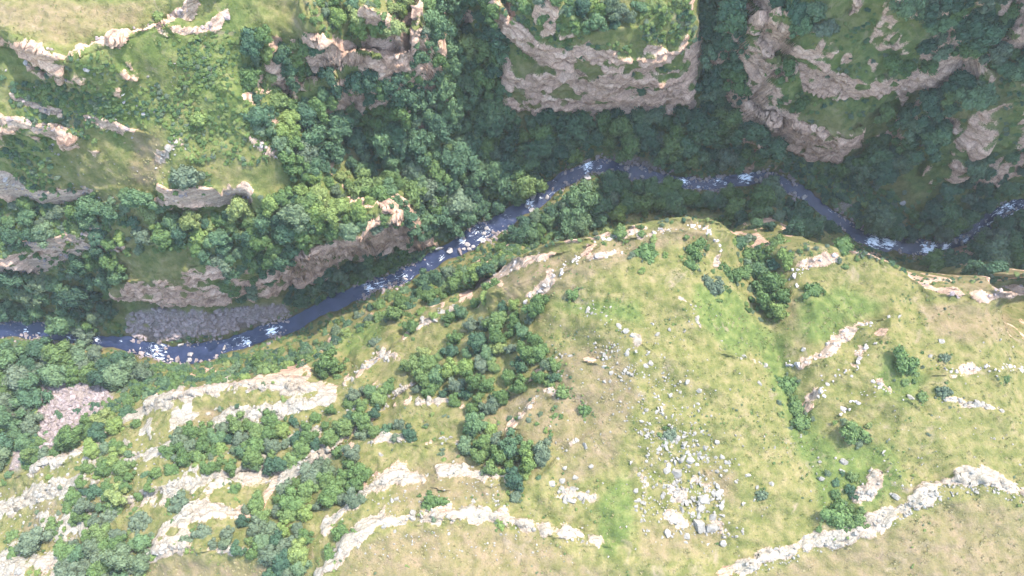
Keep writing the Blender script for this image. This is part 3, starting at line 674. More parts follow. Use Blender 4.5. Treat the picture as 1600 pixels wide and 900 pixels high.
# ------------------------------------------------------------------ plant and stone models
def ico(sub):
    bm = bmesh.new(); bmesh.ops.create_icosphere(bm, subdivisions=sub, radius=1.0)
    V = np.array([v.co[:] for v in bm.verts]); F = np.array([[v.index for v in f.verts] for f in bm.faces]); bm.free(); return V, F
ICO2 = ico(2); ICO1 = ico(1)
def crown_mesh(name, seed, lobes=11, tall=0.9, leaves=900, leaf=0.085, spread=0.62):
    r = np.random.default_rng(seed)
    C = [(r.uniform(-.12, .12), r.uniform(-.12, .12), tall * 0.7, 0.42)]
    ex = r.uniform(0.75, 1.25); rot = r.uniform(0, 3.14)
    for i in range(lobes):
        a = 2 * math.pi * (i * 0.382 + r.uniform(-.09, .09)); q = math.sqrt((i + 0.6) / lobes) * spread * r.uniform(0.65, 1.3)
        x, y = q * math.cos(a) * ex, q * math.sin(a) / ex
        x, y = x * math.cos(rot) - y * math.sin(rot), x * math.sin(rot) + y * math.cos(rot)
        C.append((x, y, tall * (0.30 + 0.55 * (1 - (q / 0.85) ** 2)) + r.uniform(-.16, .16), r.uniform(0.17, 0.36)))
    C = np.array(C); Vs, Fs, off = [], [], 0
    for cx, cy, cz, cr in C:
        P = ICO2[0] * cr; P = P + ICO2[0] * (vn3(ICO2[0][:, 0] * 2.3 + cx * 9, ICO2[0][:, 1] * 2.3 + cy * 9, ICO2[0][:, 2] * 2.3 + seed, 3)[:, None] * cr * 0.28)
        P = P * [1, 1, 0.85] * 0.93 + [cx, cy, cz]
        Fc = P[ICO2[1]].mean(1); keep = np.ones(len(Fc), bool)
        for ox, oy, oz, orr in C:
            if (ox, oy, oz) != (cx, cy, cz): keep &= np.linalg.norm(Fc - [ox, oy, oz], axis=1) > orr * 0.72
        Vs.append(P); Fs.append(ICO2[1][keep] + off); off += len(P)
    # leaf sprays
    n = 0; LV, LF = [], []
    while n < leaves:
        k = r.integers(len(C)); d = r.normal(size=3); d /= np.linalg.norm(d)
        if d[2] < -0.45: continue
        p = C[k, :3] + d * C[k, 3] * np.array([1, 1, 0.85]) * r.choice([r.uniform(0.9, 1.15), r.uniform(1.0, 1.4)])
        if any(np.linalg.norm(p - C[j, :3]) < C[j, 3] * 0.8 for j in range(len(C)) if j != k): continue
        nn = d + r.normal(size=3) * 0.45; nn /= np.linalg.norm(nn)
        t = np.cross(nn, r.normal(size=3)); t /= np.linalg.norm(t); bt = np.cross(nn, t)
        s = leaf * r.uniform(0.6, 1.4); i0 = off + len(LV)
        LV += [p - t * s, p - bt * s * 0.6, p + t * s, p + bt * s * 0.6 + nn * s * 0.2]; LF += [(i0, i0 + 1, i0 + 2), (i0, i0 + 2, i0 + 3)]
        n += 1
    me = mesh_from(name, np.concatenate(Vs + [np.array(LV)]), np.concatenate(Fs + [np.array(LF)]), smooth=False)
    return me
def trunk_mesh(name, seed):
    r = np.random.default_rng(seed); V, F = [], []
    def tube(pts_, rad, n=6):
        b0 = len(V)
        for p, q in zip(pts_, rad):
            for i in range(n): V.append((p[0] + q * math.cos(i * 2 * math.pi / n), p[1] + q * math.sin(i * 2 * math.pi / n), p[2]))
        for j in range(len(pts_) - 1):
            for i in range(n): F.append((b0 + j * n + i, b0 + j * n + (i + 1) % n, b0 + (j + 1) * n + (i + 1) % n, b0 + (j + 1) * n + i))
    tube([(0, 0, -0.5), (0.02, 0, 0.1), (0.0, 0.03, 0.5), (0, 0, 0.95)], [0.10, 0.075, 0.06, 0.03])
    for i in range(4):
        a = i * 1.57 + r.uniform(-.4, .4); z0 = r.uniform(0.15, 0.4)
        tube([(0, 0, z0), (0.22 * math.cos(a), 0.22 * math.sin(a), z0 + 0.22), (0.45 * math.cos(a), 0.45 * math.sin(a), z0 + 0.45)], [0.045, 0.03, 0.012], 5)
    return mesh_from(name, V, F)
CROWNS = {}; BUSHES = {}
for k in 'dgls':
    CROWNS[k] = []; BUSHES[k] = []
for i in range(5):
    base = crown_mesh('crown', 100 + i, lobes=[15, 11, 19, 13, 17][i], tall=[0.95, 1.2, 0.8, 1.05, 0.9][i], leaves=1500, leaf=0.075, spread=0.7)
    bush = crown_mesh('shrub', 200 + i, lobes=[11, 8, 13, 9, 12][i], tall=[0.6, 0.5, 0.65, 0.55, 0.5][i], leaves=700, leaf=0.10, spread=0.72)
    for k in 'dgls':
        for D, src in ((CROWNS, base), (BUSHES, bush)):
            m = src.copy(); m.materials.append(FM[k]); D[k].append(m)
TRUNKS = [trunk_mesh('trunk', 300 + i) for i in range(3)]
for t in TRUNKS: t.materials.append(MBARK)
def stone_mesh(name, seed, n=17, flat=0.75):
    r = np.random.default_rng(seed); P = r.normal(size=(n, 3)); P /= np.linalg.norm(P, axis=1)[:, None]
    P *= r.uniform(0.8, 1.1, (n, 1)); P *= [1.0, r.uniform(0.62, 0.95), flat * r.uniform(0.75, 1.1)]
    bm = bmesh.new()
    for p in P: bm.verts.new(p)
    bmesh.ops.convex_hull(bm, input=bm.verts)
    me = bpy.data.meshes.new(name); bm.to_mesh(me); bm.free(); return me
STONES = {'w': [], 'g': [], 'm': []}
for i in range(9):
    s = stone_mesh('stone', 400 + i, 15 + i % 4, [0.8, 0.6, 0.7][i % 3])
    for k, m_ in (('w', MS_W), ('g', MS_G), ('m', MS_M)):
        c = s.copy(); c.materials.append(m_); STONES[k].append(c)

# ------------------------------------------------------------------ placing
def at(u, v): return raycast([u], [v], Z)[0]
def put_tree(p, rad, kind, label, group, cat='tree'):
    e = add('broadleaf_tree', None, label=label, cat=cat, group=group, loc=(p[0], p[1], p[2] - 0.2))
    s = rad * random.uniform(0.95, 1.05); hz = s * random.uniform(1.0, 1.5)
    e.scale = (s * random.uniform(.82, 1.22), s * random.uniform(.82, 1.22), hz); e.rotation_euler = (0, 0, random.uniform(0, 6.28))
    i = random.randrange(5)
    c = add('crown', CROWNS[kind][i], parent=e); c.location = (0, 0, 0.12)
    add('trunk', TRUNKS[i % 3], parent=e)
    return e
def put_shrub(p, rad, kind, label, group, cat='shrub'):
    o = add('shrub', BUSHES[kind][random.randrange(5)], label=label, cat=cat, group=group, loc=(p[0], p[1], p[2] - 0.1 * rad))
    s = rad; o.scale = (s * random.uniform(.92, 1.1), s * random.uniform(.92, 1.1), s * random.uniform(0.8, 1.1)); o.rotation_euler = (0, 0, random.uniform(0, 6.28))
    return o
def put_stone(p, size, key, name='boulder', label=None, group=None, cat=None, parent=None, sink=0.25):
    o = add(name, STONES[key][random.randrange(9)], label=label, cat=cat, group=group, parent=parent)
    s = size * 0.55
    o.scale = (s * random.uniform(.85, 1.2), s * random.uniform(.8, 1.1), s * random.uniform(.7, 1.0))
    o.rotation_euler = (random.uniform(-.35, .35), random.uniform(-.35, .35), random.uniform(0, 6.28))
    o.location = (p[0], p[1], p[2] + s * (0.45 - sink))
    return o
def px2m(p): return (CAM_H - p[2]) / FPX

occupied = []      # (x, y, r)
def free(x, y, r, k=0.8):
    if not occupied: return True
    O = np.array(occupied); return bool(np.all(np.hypot(O[:, 0] - x, O[:, 1] - y) > k * (O[:, 2] + r)))

# single trees and shrubs: u, v, diameter px, foliage, form (t tree / b shrub), label
SINGLE = [
 (606,338,38,'g','t','leafy tree on the very tip of the spur'),
 (588,350,30,'s','b','grey shrub on the cliff edge beside the spur tip'),
 (620,346,26,'g','b','low shrub at the outermost spur tip'),
 (1012,393,48,'d','b','dark round bush on the sunlit brow above the forest'),
 (1084,390,38,'g','b','larger of two bushes right of the dark brow bush'),
 (1077,411,26,'d','b','smaller of two bushes right of the dark brow bush'),
 (1114,446,36,'s','b','grey green bush at the left end of the brow bush row'),
 (1140,428,36,'d','b','dark bush in the middle of the brow bush row'),
 (1160,424,28,'g','b','mid green bush at the right end of the brow bush row'),
 (1170,376,36,'s','b','grey green tree at the head of the gully by the forest edge'),
 (1166,396,30,'g','b','green shrub just below the gully head tree'),
 (1190,402,30,'g','b','green shrub right of the gully head'),
 (1204,388,24,'d','b','small dark shrub by the gully edge'),
 (1196,440,44,'d','t','uppermost tree of the tall clump in the green gully'),
 (1184,468,40,'d','t','left dark tree of the tall clump in the green gully'),
 (1214,462,40,'d','t','right dark tree of the tall clump in the green gully'),
 (1208,484,38,'l','t','bright green tree at the foot of the gully clump'),
 (1318,388,38,'g','b','round green bush on the brow near the river pool'),
 (1212,378,28,'d','b','dark shrub under the brow beside the forest'),
 (1268,455,30,'g','b','flat green shrub by the notched rock edge'),
 (1410,564,48,'d','b','large lone dark bush among the slanting rock bands'),
 (1476,558,18,'s','b','tiny grey bush right of the lone dark bush'),
 (1474,612,24,'s','b','grey bush beside the flat white slabs'),
 (1440,620,18,'g','b','small bush left of the flat white slabs'),
 (1570,592,14,'d','b','tiny dark shrub below the thin right ledge'),
 (1330,672,46,'d','b','dark bush below the lowest slanting rock band'),
 (1228,600,36,'d','b','upper dark bush in the green gully'),
 (1240,636,36,'g','b','middle bush in the green gully'),
 (1248,656,32,'d','b','lower dark bush in the green gully'),
 (1305,806,50,'d','b','very round dark bush beside the lower right ledge'),
 (1336,812,30,'g','b','green shrub right of the very round dark bush'),
 (1190,772,18,'s','b','tiny bush with a grey stone on the open meadow'),
 (1045,680,24,'s','b','small grey bush above the boulder field'),
 (676,782,40,'d','b','dark bush between the white rib and the boulder rim'),
 (895,460,24,'d','b','small dark bush on the hill above the ravine'),
 (962,334,30,'l','t','light green tree peeping over the brow'),
 (944,358,28,'l','b','light green shrub at the left of the brow tree'),
 (968,362,28,'g','b','green shrub below the light brow tree'),
 (805,774,22,'s','b','small grey bush on the slope left of the boulder rim end'),
 (783,818,20,'l','b','small yellowish bush on the boulder rim'),
 (536,828,34,'d','b','dark bush at the left corner of the boulder rim'),
 (518,864,26,'d','b','small dark bush below the left rim corner'),
 (367,764,28,'d','b','lone bush under the long white rock strip'),
 (318,832,30,'s','b','right grey bush by the white blocky outcrop'),
 (294,842,30,'s','b','left grey bush by the white blocky outcrop'),
 (284,788,38,'s','b','grey bush above the white blocky outcrop'),
 (220,814,38,'s','b','grey bush on the yellow strip at lower left'),
 (208,858,54,'s','t','big grey green tree beside the small dry meadow'),
 (62,836,46,'s','t','grey green tree above the lower left slabs'),
 (84,820,30,'g','b','bright shrub leaning on the lower left grey tree'),
 (22,838,22,'g','b','small green shrub near the left edge'),
 (24,862,24,'g','b','green shrub just above the corner slabs'),
 (100,852,24,'g','b','green shrub right of the lower left grey tree'),
 (915,640,22,'d','b','dark upright bush below the hilltop stones'),
 (880,612,22,'g','b','green shrub on the curved rock lip'),
 (862,598,26,'d','b','dark shrub beside the curved rock lip'),
 (868,570,24,'g','b','green shrub under the hilltop at the ravine edge'),
 (768,668,26,'l','b','bright yellow green shrub in the ravine'),
 (522,560,44,'g','t','clump tree above the river slope, right one'),
 (508,576,34,'d','t','clump tree above the river slope, left one'),
 (646,508,32,'g','t','round tree on the pale outcrop by the yellow grass'),
 (620,488,34,'g','t','tree at the upper end of the yellow grass patch'),
 (588,532,22,'s','b','grey shrub below the yellow grass patch'),
 (418,580,34,'g','b','green bush at the right end of the river brow'),
 (386,590,24,'l','b','light bush on the river brow'),
 (295,274,52,'s','b','wide grey green bush on the crest of the left spur'),
 (384,326,46,'l','t','bright green tree under the spur cliff'),
 (313,186,28,'l','b','bright shrub with a dark shadow on the left slope'),
 (250,28,24,'l','b','light shrub beside the top left meadow'),
 (620,46,34,'l','t','pale green tree on the top promontory'),
 (630,18,28,'l','t','small pale tree at the top edge of the promontory'),
 (428,122,38,'l','t','bright yellow green tree left of the small promontory cliff'),
 (452,190,36,'l','t','light tree on the slope below the promontory cliff'),
 (536,322,40,'l','t','yellow green tree on the spur near its tip'),
 (564,330,36,'l','t','bright tree at the spur tip'),
 (496,372,30,'l','t','bright tree on the edge of the slanting cliff'),
 (476,300,34,'l','t','pale round tree in the middle of the spur wood'),
 (600,176,32,'g','t','bright tree standing out in the side valley'),
 (120,356,26,'l','b','yellowish shrub on the lower left slope'),
 (1222,112,38,'g','t','round tree on the ledge of the right promontory'),
 (1215,156,32,'g','t','left round tree under the upper rock band'),
 (1248,164,34,'g','t','right round tree under the upper rock band'),
 (1242,24,44,'d','t','upper tree on top of the right promontory'),
 (1268,22,40,'d','t','right tree on top of the right promontory'),
 (1248,46,44,'d','t','lower tree on top of the right promontory'),
 (1284,48,36,'s','t','grey green tree on top of the right promontory'),
 (1210,12,36,'d','t','left tree on top of the right promontory'),
 (1512,156,52,'d','t','broad dark tree above the right grass slope'),
 (1480,292,42,'d','b','dark shrub on the right grass slope'),
 (1372,180,36,'g','t','left tree of the pair on the right promontory rim'),
 (1408,108,34,'g','t','right tree of the pair on the right promontory rim'),
 (1385,104,34,'g','t','middle tree on the right promontory rim'),
 (135,514,34,'s','t','pale grey tree leaning over the river at left'),
 (88,556,30,'s','t','pale crowned tree on the left near bank'),
 (155,552,28,'s','t','pale round tree by the left rapids'),
 (145,582,34,'d','t','round dark tree beside the grey scree'),
 (935,20,30,'l','t','light tree on top of the broad promontory'),
 (965,22,30,'s','t','grey tree on top of the broad promontory'),
 (910,10,30,'d','t','dark tree on top of the broad promontory'),
 (850,24,30,'g','b','shrub at the left of the broad promontory top'),
 (1000,140,20,'d','b','small dark shrub on the pinkish cliff ledge'),
]
for u, v, d, k, form, lab in SINGLE:
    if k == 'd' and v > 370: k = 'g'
    p = at(u, v + d * 0.15); r = d * 0.5 * px2m(p)
    p = at(u, v + d * 0.06)
    occupied.append((p[0], p[1], r))
    (put_tree if form == 't' else put_shrub)(p, r * (1.0 if form == 't' else 1.02), k, lab, 'single trees and bushes', 'tree' if form == 't' else 'bush')

# woods: photo outline, spacing px, size px range, foliage weights d g l s, shrub share, label, group
WOODS = [
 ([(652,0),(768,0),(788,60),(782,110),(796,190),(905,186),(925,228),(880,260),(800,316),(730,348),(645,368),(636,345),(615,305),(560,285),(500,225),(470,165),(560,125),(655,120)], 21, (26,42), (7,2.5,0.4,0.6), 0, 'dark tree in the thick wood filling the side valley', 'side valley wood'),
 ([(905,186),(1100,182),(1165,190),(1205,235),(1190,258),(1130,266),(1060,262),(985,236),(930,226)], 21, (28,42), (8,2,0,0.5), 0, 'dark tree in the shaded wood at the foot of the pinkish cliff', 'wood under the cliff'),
 ([(1098,0),(1140,0),(1155,60),(1160,140),(1150,190),(1105,180),(1102,110),(1096,60)], 21, (26,40), (8,1.5,0,0.5), 0, 'dark tree in the narrow valley right of the pinkish cliff', 'narrow valley wood'),
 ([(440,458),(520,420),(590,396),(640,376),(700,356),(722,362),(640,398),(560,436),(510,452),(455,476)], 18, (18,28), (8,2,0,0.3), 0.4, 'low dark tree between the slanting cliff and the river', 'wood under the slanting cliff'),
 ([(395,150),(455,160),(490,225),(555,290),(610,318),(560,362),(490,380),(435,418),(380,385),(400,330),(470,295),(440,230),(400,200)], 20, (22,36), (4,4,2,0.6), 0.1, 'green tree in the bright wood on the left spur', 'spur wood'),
 ([(400,60),(470,70),(520,85),(530,115),(470,135),(430,150),(395,130)], 20, (20,34), (6,3,0.5,0.5), 0.2, 'tree in the hollow left of the small promontory cliff', 'hollow wood'),
 ([(480,0),(640,0),(640,60),(600,60),(540,40),(490,40)], 22, (18,30), (1,3,4,2), 0.5, 'light bush on the sunny top promontory', 'promontory bushes'),
 ([(0,320),(80,315),(160,330),(150,360),(60,370),(0,375)], 19, (16,30), (7,2,0,2), 0.5, 'tree on the dim lower left slope', 'left slope trees'),
 ([(0,432),(60,430),(150,462),(185,482),(160,512),(60,498),(0,490)], 19, (22,36), (8,1,0,1.5), 0, 'dark tree on the far bank at the left edge', 'far left bank wood'),
 ([(118,398),(170,385),(205,430),(175,455),(115,430)], 19, (20,32), (8,2,0,1), 0.1, 'dark tree in the clump above the left rock bands', 'left clump'),
 ([(190,300),(260,320),(270,390),(230,410),(150,370),(130,330)], 24, (16,34), (6,3,0.5,1), 0.5, 'bush on the shaded side of the left spur', 'left spur bushes'),
 ([(270,345),(360,335),(425,345),(420,400),(350,412),(285,385)], 19, (20,32), (7,3,0.5,0.6), 0.1, 'tree below the left spur cliff', 'wood below the spur cliff'),
 ([(350,425),(430,400),(435,438),(385,465),(350,455)], 19, (22,32), (7,3,0,0.5), 0, 'tree left of the slanting cliff', 'trees left of the slanting cliff'),
 ([(790,0),(960,0),(1000,10),(1000,40),(920,50),(850,40)], 26, (18,30), (4,3,1.5,1.5), 0.6, 'bush on top of the broad promontory', 'broad promontory bushes'),
 ([(852,340),(900,302),(960,284),(1050,298),(1120,304),(1200,302),(1255,332),(1300,362),(1240,372),(1160,350),(1120,330),(1080,320),(980,334),(900,356)], 19, (26,40), (8,2.5,0,0.4), 0, 'dark tree in the shaded wood behind the near brow', 'wood behind the brow'),
 ([(740,408),(800,366),(850,330),(870,350),(800,392),(750,430),(690,462),(660,470),(640,450)], 19, (18,30), (7,3,0.5,0.3), 0.4, 'tree on the near bank left of the brow', 'near bank trees'),
 ([(1440,404),(1500,394),(1560,352),(1605,335),(1605,420),(1500,428),(1440,422)], 21, (26,40), (8,2,0,1), 0, 'dark tree in the wood by the right bend of the river', 'right bend wood'),
 ([(1340,345),(1400,335),(1500,328),(1560,305),(1545,330),(1490,362),(1440,374),(1370,362)], 20, (26,38), (8,2,0,1), 0, 'dark tree in the wood inside the right river bend', 'wood inside the right bend'),
 ([(1295,268),(1350,240),(1385,195),(1430,165),(1495,130),(1520,150),(1460,210),(1420,250),(1375,285),(1310,288)], 20, (24,38), (8,2,0,1), 0, 'dark tree in the gully right of the right promontory', 'right gully wood'),
 ([(1405,5),(1480,0),(1570,0),(1545,60),(1485,100),(1425,112),(1445,60)], 21, (26,40), (7,2,0,2), 0, 'grey green tree in the upper part of the right gully', 'upper right gully wood'),
 ([(1540,90),(1605,80),(1605,125),(1560,130)], 21, (26,40), (8,2,0,1), 0, 'dark tree at the right edge under the rock ledge', 'right edge trees'),
 ([(1500,260),(1560,245),(1605,230),(1605,290),(1540,310),(1500,310)], 22, (20,34), (7,2,0,2), 0.2, 'grey tree on the slope above the right river bend', 'right slope trees'),
 ([(0,548),(60,538),(140,548),(235,565),(240,582),(190,602),(135,594),(72,602),(62,660),(20,690),(0,720)], 20, (26,40), (8,2,0,2), 0, 'dark tree in the wood on the left near bank', 'left near bank wood'),
 ([(235,590),(330,585),(420,568),(490,545),(440,580),(340,596),(230,618),(190,640)], 17, (16,26), (6,5,0.4,0.2), 0.8, 'low bush along the near bank below the white brow', 'near bank bushes'),
 ([(470,540),(560,490),(640,450),(690,440),(640,480),(560,520),(500,550)], 17, (14,24), (5,5,1,0.3), 0.85, 'low bush between the river and the yellow grass', 'riverside bushes'),
 ([(265,705),(300,672),(400,656),(500,650),(560,612),(610,600),(595,640),(530,680),(480,712),(430,732),(330,732),(270,738)], 19, (19,30), (3,6,1,2), 0.1, 'tree in the big sunny band on the left slope', 'big sunny tree band'),
 ([(95,792),(140,740),(150,700),(200,690),(212,730),(250,735),(240,762),(190,790),(165,820),(115,812)], 18, (17,28), (2,6,1,2), 0.3, 'tree in the steep band near the left edge', 'left steep tree band'),
 ([(90,900),(115,850),(140,822),(190,832),(232,842),(230,880),(190,915),(90,930)], 18, (22,34), (1,4,1,5), 0.1, 'grey green tree in the lower left clump', 'lower left clump'),
 ([(328,850),(380,800),(440,762),(480,742),(540,692),(578,700),(530,742),(500,790),(468,850),(430,870)], 19, (19,32), (3,4,2,4), 0.1, 'tree in the band between the two white rock strips', 'middle tree band'),
 ([(430,880),(460,850),(490,830),(480,880),(450,920),(420,920)], 18, (20,30), (2,4,1,4), 0.2, 'tree at the bottom edge left of the dry meadow', 'bottom edge trees'),
 ([(640,562),(700,532),(760,492),(830,462),(850,480),(822,520),(868,560),(870,596),(820,598),(790,636),(740,640),(690,618),(650,608)], 22, (18,30), (3,6,1,1.5), 0, 'tree in the ravine wood below the hilltop', 'ravine wood'),
 ([(720,662),(770,652),(782,680),(850,708),(822,752),(780,740),(720,702)], 19, (20,32), (3,5,1,2), 0.1, 'tree at the lower end of the ravine', 'lower ravine trees'),
 ([(510,742),(572,732),(560,780),(512,790)], 18, (22,30), (1,6,1,1), 0, 'green tree under the white rib', 'trees under the rib'),
 ([(560,660),(640,660),(650,680),(570,690)], 18, (16,24), (4,3,0,3), 0.5, 'bush on the middle of the left slope', 'mid slope bushes'),
 ([(100,672),(150,650),(215,638),(220,660),(160,690),(108,694)], 18, (20,32), (2,6,2,0.5), 0.1, 'green tree below the grey scree', 'trees below the scree'),
 ([(40,690),(100,690),(100,712),(50,716)], 18, (18,26), (4,4,0,2), 0.2, 'bush left of the grey scree foot', 'scree foot bushes'),
 ([(720,440),(780,440),(760,480),(700,500),(640,490),(660,470)], 20, (16,24), (6,4,1,1), 0.6, 'bush on the shady rocky slope by the ravine mouth', 'ravine mouth bushes'),
 ([(1148,380),(1200,370),(1230,400),(1205,430),(1160,420)], 20, (20,30), (4,5,0.5,2), 0.3, 'tree at the top of the green gully', 'gully head trees'),
 ([(1290,730),(1330,730),(1345,800),(1300,790)], 18, (12,20), (5,4,0,2), 1.0, 'low bush among the stones beside the lower right ledge', 'low gully bushes'),
]
MARKS = [(720,380,'the middle rapids'),(832,312,'the narrow river chute'),(940,255,'the topmost river bend'),(1210,282,'the rocky river reach'),(1385,378,'the white pool rapids'),(1500,378,'the right bend rapids'),(330,545,'the left river pool'),(150,532,'the left rapids'),(40,516,'the left end of the river'),
 (800,188,'the pinkish cliff left foot'),(1095,176,'the pinkish cliff right foot'),(930,180,'the pinkish cliff middle'),(640,110,'the narrow promontory cliff'),(628,350,'the tip of the slanting cliff'),(430,446,'the slanting cliff lower end'),(520,408,'the middle of the slanting cliff'),(320,318,'the spur cliff'),
 (115,640,'the grey scree'),(330,500,'the pink scree'),(1260,245,'the lower right rock wall'),(1340,150,'the upper right rock band'),(720,0,'the top of the side valley'),(1120,0,'the top of the narrow valley'),(1600,60,'the right rock ledge'),(1480,230,'the right grass slope'),(500,0,'the top photo edge'),(270,230,'the cream spur rocks'),
 (0,400,'the left photo edge'),(350,742,'the long white rock strip'),(580,660,'the white rock spine'),(70,890,'the corner slabs'),(560,770,'the white rib'),(640,500,'the pale outcrop by the yellow grass'),(930,490,'the hilltop crest'),(750,740,'the short white rock wall'),(1080,336,'the brow crest'),(1362,770,'the blocky outcrop'),
 (1240,430,'the notched rock edge'),(400,600,'the river brow'),(1058,740,'the largest pale boulder'),(1092,820,'the big slab'),(1045,680,'the grey bush above it'),(980,552,'the largest hilltop stone'),(1092,610,'the middle meadow stone'),(899,749,'the right round boulder'),(1170,376,'the gully head tree'),
 (200,440,'the left rugged cliff'),(60,700,'the left scree tip'),(850,470,'the ravine top'),(820,730,'the ravine foot'),(1500,440,'the right brow rocks'),(1100,780,'the heart block'),(1122,772,'the right rim block'),(1078,719,'the large oval boulder'),(1042,833,'the lone lower block'),(1009,572,'the hilltop pair stone'),(1036,555,'the right scatter stone'),(945,575,'the left scatter end'),(1180,272,'the upper reach rapids'),(1255,305,'the river narrows'),(1052,812,'the cracked block'),(690,402,'the rapids bank')]
ORD = 'nearest,second nearest,third nearest,fourth nearest,fifth nearest,sixth nearest,seventh nearest,eighth nearest,ninth nearest,tenth nearest,eleventh nearest,twelfth nearest,thirteenth nearest,fourteenth nearest,fifteenth nearest,sixteenth nearest,seventeenth nearest,eighteenth nearest,nineteenth nearest,twentieth nearest'.split(',')
_ranks = {}
def single_out(head, u, v):
    """label for one of many: rank by distance to the closest landmark (ranks are resolved later)"""
    j = min(range(len(MARKS)), key=lambda i: (MARKS[i][0] - u) ** 2 + (MARKS[i][1] - v) ** 2)
    return head, j, math.hypot(MARKS[j][0] - u, MARKS[j][1] - v)
PENDING = []
def queue_label(o, head, p):
    u, v = project(np.array(p, float)); PENDING.append((o, *single_out(head, float(u), float(v))))
def resolve_labels():
    groups = {}
    for o, head, j, d in PENDING: groups.setdefault((head, j), []).append((d, o))
    for (head, j), L in groups.items():
        L.sort(key=lambda t: t[0])
        for i, (d, o) in enumerate(L):
            o['label'] = f'{head}, {ORD[i]} to {MARKS[j][2]}' if i < len(ORD) else f'{head}, not close to {MARKS[j][2]}'
TONE = {'d': 'dark', 'g': 'mid green', 'l': 'bright green', 's': 'grey green'}
TREE_LIMIT, SHRUB_LIMIT = 285, 260
RX3, RY3, RV3 = RIV[::4, 0].copy(), RIV[::4, 1].copy(), RIV[::4, 3].copy()
def over_river(p, r):
    tu, tv = project(np.array([p[0], p[1], p[2] + 0.9 * r])); q = unproj(float(tu), float(tv), 0.4)
    dd = np.hypot(RX3 - q[0], RY3 - q[1]); j = int(dd.argmin())
    return dd[j] < RV3[j] * 0.75 + r * 0.68
cand = []
for wi, (poly, sp, (s0, s1), wts, shr, lab, grp) in enumerate(WOODS):
    us = [p[0] for p in poly]; vs = [p[1] for p in poly]
    area = (max(us) - min(us)) * (max(vs) - min(vs)); n = int(area / (sp * sp) * 22)
    U = RNG.uniform(min(us), max(us), n); W_ = RNG.uniform(min(vs), max(vs), n)
    ok = in_poly(U, W_, poly); U, W_ = U[ok], W_[ok]
    P = raycast(U, W_, Z); chosen = []
    for u, v, p in zip(U, W_, P):
        if chosen and min((u - q[0]) ** 2 + (v - q[1]) ** 2 for q in chosen) < (sp * 0.86) ** 2: continue
        d = random.uniform(s0 * 0.75, s1 * 1.1); r = d * 0.5 * px2m(p)
        if not free(p[0], p[1], r * 0.5, 0.7): continue
        if p[2] < 1.0 or over_river(p, r) or bil(scree, p[0], p[1]) > 0.4: continue
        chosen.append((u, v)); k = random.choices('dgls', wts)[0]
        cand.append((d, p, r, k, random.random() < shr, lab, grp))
cand.sort(key=lambda c: -c[0])
nt_, ns_ = 0, 0; forest = []; brush = []
for d, p, r, k, is_shrub, lab, grp in cand:
    if is_shrub:
        if ns_ < SHRUB_LIMIT - 60: queue_label(put_shrub(p, r * 1.08, k, lab, grp, 'bush'), f'{TONE[k]} bush, {grp}', p); ns_ += 1
        else: brush.append((p, r * 1.08, k))
    else:
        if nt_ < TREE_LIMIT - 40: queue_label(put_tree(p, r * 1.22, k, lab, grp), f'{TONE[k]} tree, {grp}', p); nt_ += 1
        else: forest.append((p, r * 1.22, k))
print('woods', len(cand), 'forest stuff', len(forest), 'brush', len(brush))

def scatter(name, items, protos, label, cat, kind='stuff'):
    """items: (point, size, proto index, z squash); one geometry-nodes object"""
    me = bpy.data.meshes.new(name)
    P = np.array([i[0] for i in items], np.float32); me.vertices.add(len(P)); me.vertices.foreach_set('co', P.ravel())
    a = me.attributes.new('size', 'FLOAT_VECTOR', 'POINT'); sc3 = np.array([(i[1], i[1], i[1] * i[3]) for i in items], np.float32); a.data.foreach_set('vector', sc3.ravel())
    a = me.attributes.new('which', 'INT', 'POINT'); a.data.foreach_set('value', np.array([i[2] for i in items], np.int32))
    a = me.attributes.new('turn', 'FLOAT_VECTOR', 'POINT'); tl = 0.0 if len(items[0]) < 5 else items[0][4]
    rt = np.stack([RNG.uniform(-tl, tl, len(P)), RNG.uniform(-tl, tl, len(P)), RNG.uniform(0, 6.28, len(P))], 1).astype(np.float32); a.data.foreach_set('vector', rt.ravel())
    o = add(name, me, label=label, kind=kind)
    ng = bpy.data.node_groups.new(name, 'GeometryNodeTree')
    ng.interface.new_socket('Geometry', in_out='INPUT', socket_type='NodeSocketGeometry'); ng.interface.new_socket('Geometry', in_out='OUTPUT', socket_type='NodeSocketGeometry')
    gi = ng.nodes.new('NodeGroupInput'); go = ng.nodes.new('NodeGroupOutput'); jn = ng.nodes.new('GeometryNodeJoinGeometry')
    def attr(nm, ty):
        n = ng.nodes.new('GeometryNodeInputNamedAttribute'); n.data_type = ty; n.inputs['Name'].default_value = nm; return n.outputs['Attribute']
    sz, tu, wh = attr('size', 'FLOAT_VECTOR'), attr('turn', 'FLOAT_VECTOR'), attr('which', 'INT')
    for i, pm in enumerate(protos):
        po = bpy.data.objects.new('pattern', pm)           # not linked to the scene: only a source for the instances
        oi = ng.nodes.new('GeometryNodeObjectInfo'); oi.inputs['Object'].default_value = po; oi.inputs['As Instance'].default_value = True
        cp = ng.nodes.new('FunctionNodeCompare'); cp.data_type = 'INT'; cp.operation = 'EQUAL'; cp.inputs[3].default_value = i
        ng.links.new(wh, cp.inputs[2])
        ip = ng.nodes.new('GeometryNodeInstanceOnPoints')
        ng.links.new(gi.outputs[0], ip.inputs['Points']); ng.links.new(cp.outputs[0], ip.inputs['Selection']); ng.links.new(oi.outputs['Geometry'], ip.inputs['Instance'])
        ng.links.new(tu, ip.inputs['Rotation']); ng.links.new(sz, ip.inputs['Scale']); ng.links.new(ip.outputs[0], jn.inputs[0])
    ng.links.new(jn.outputs[0], go.inputs[0])
    md = o.modifiers.new('scatter', 'NODES'); md.node_group = ng
    return o
kinds = 'dgls'
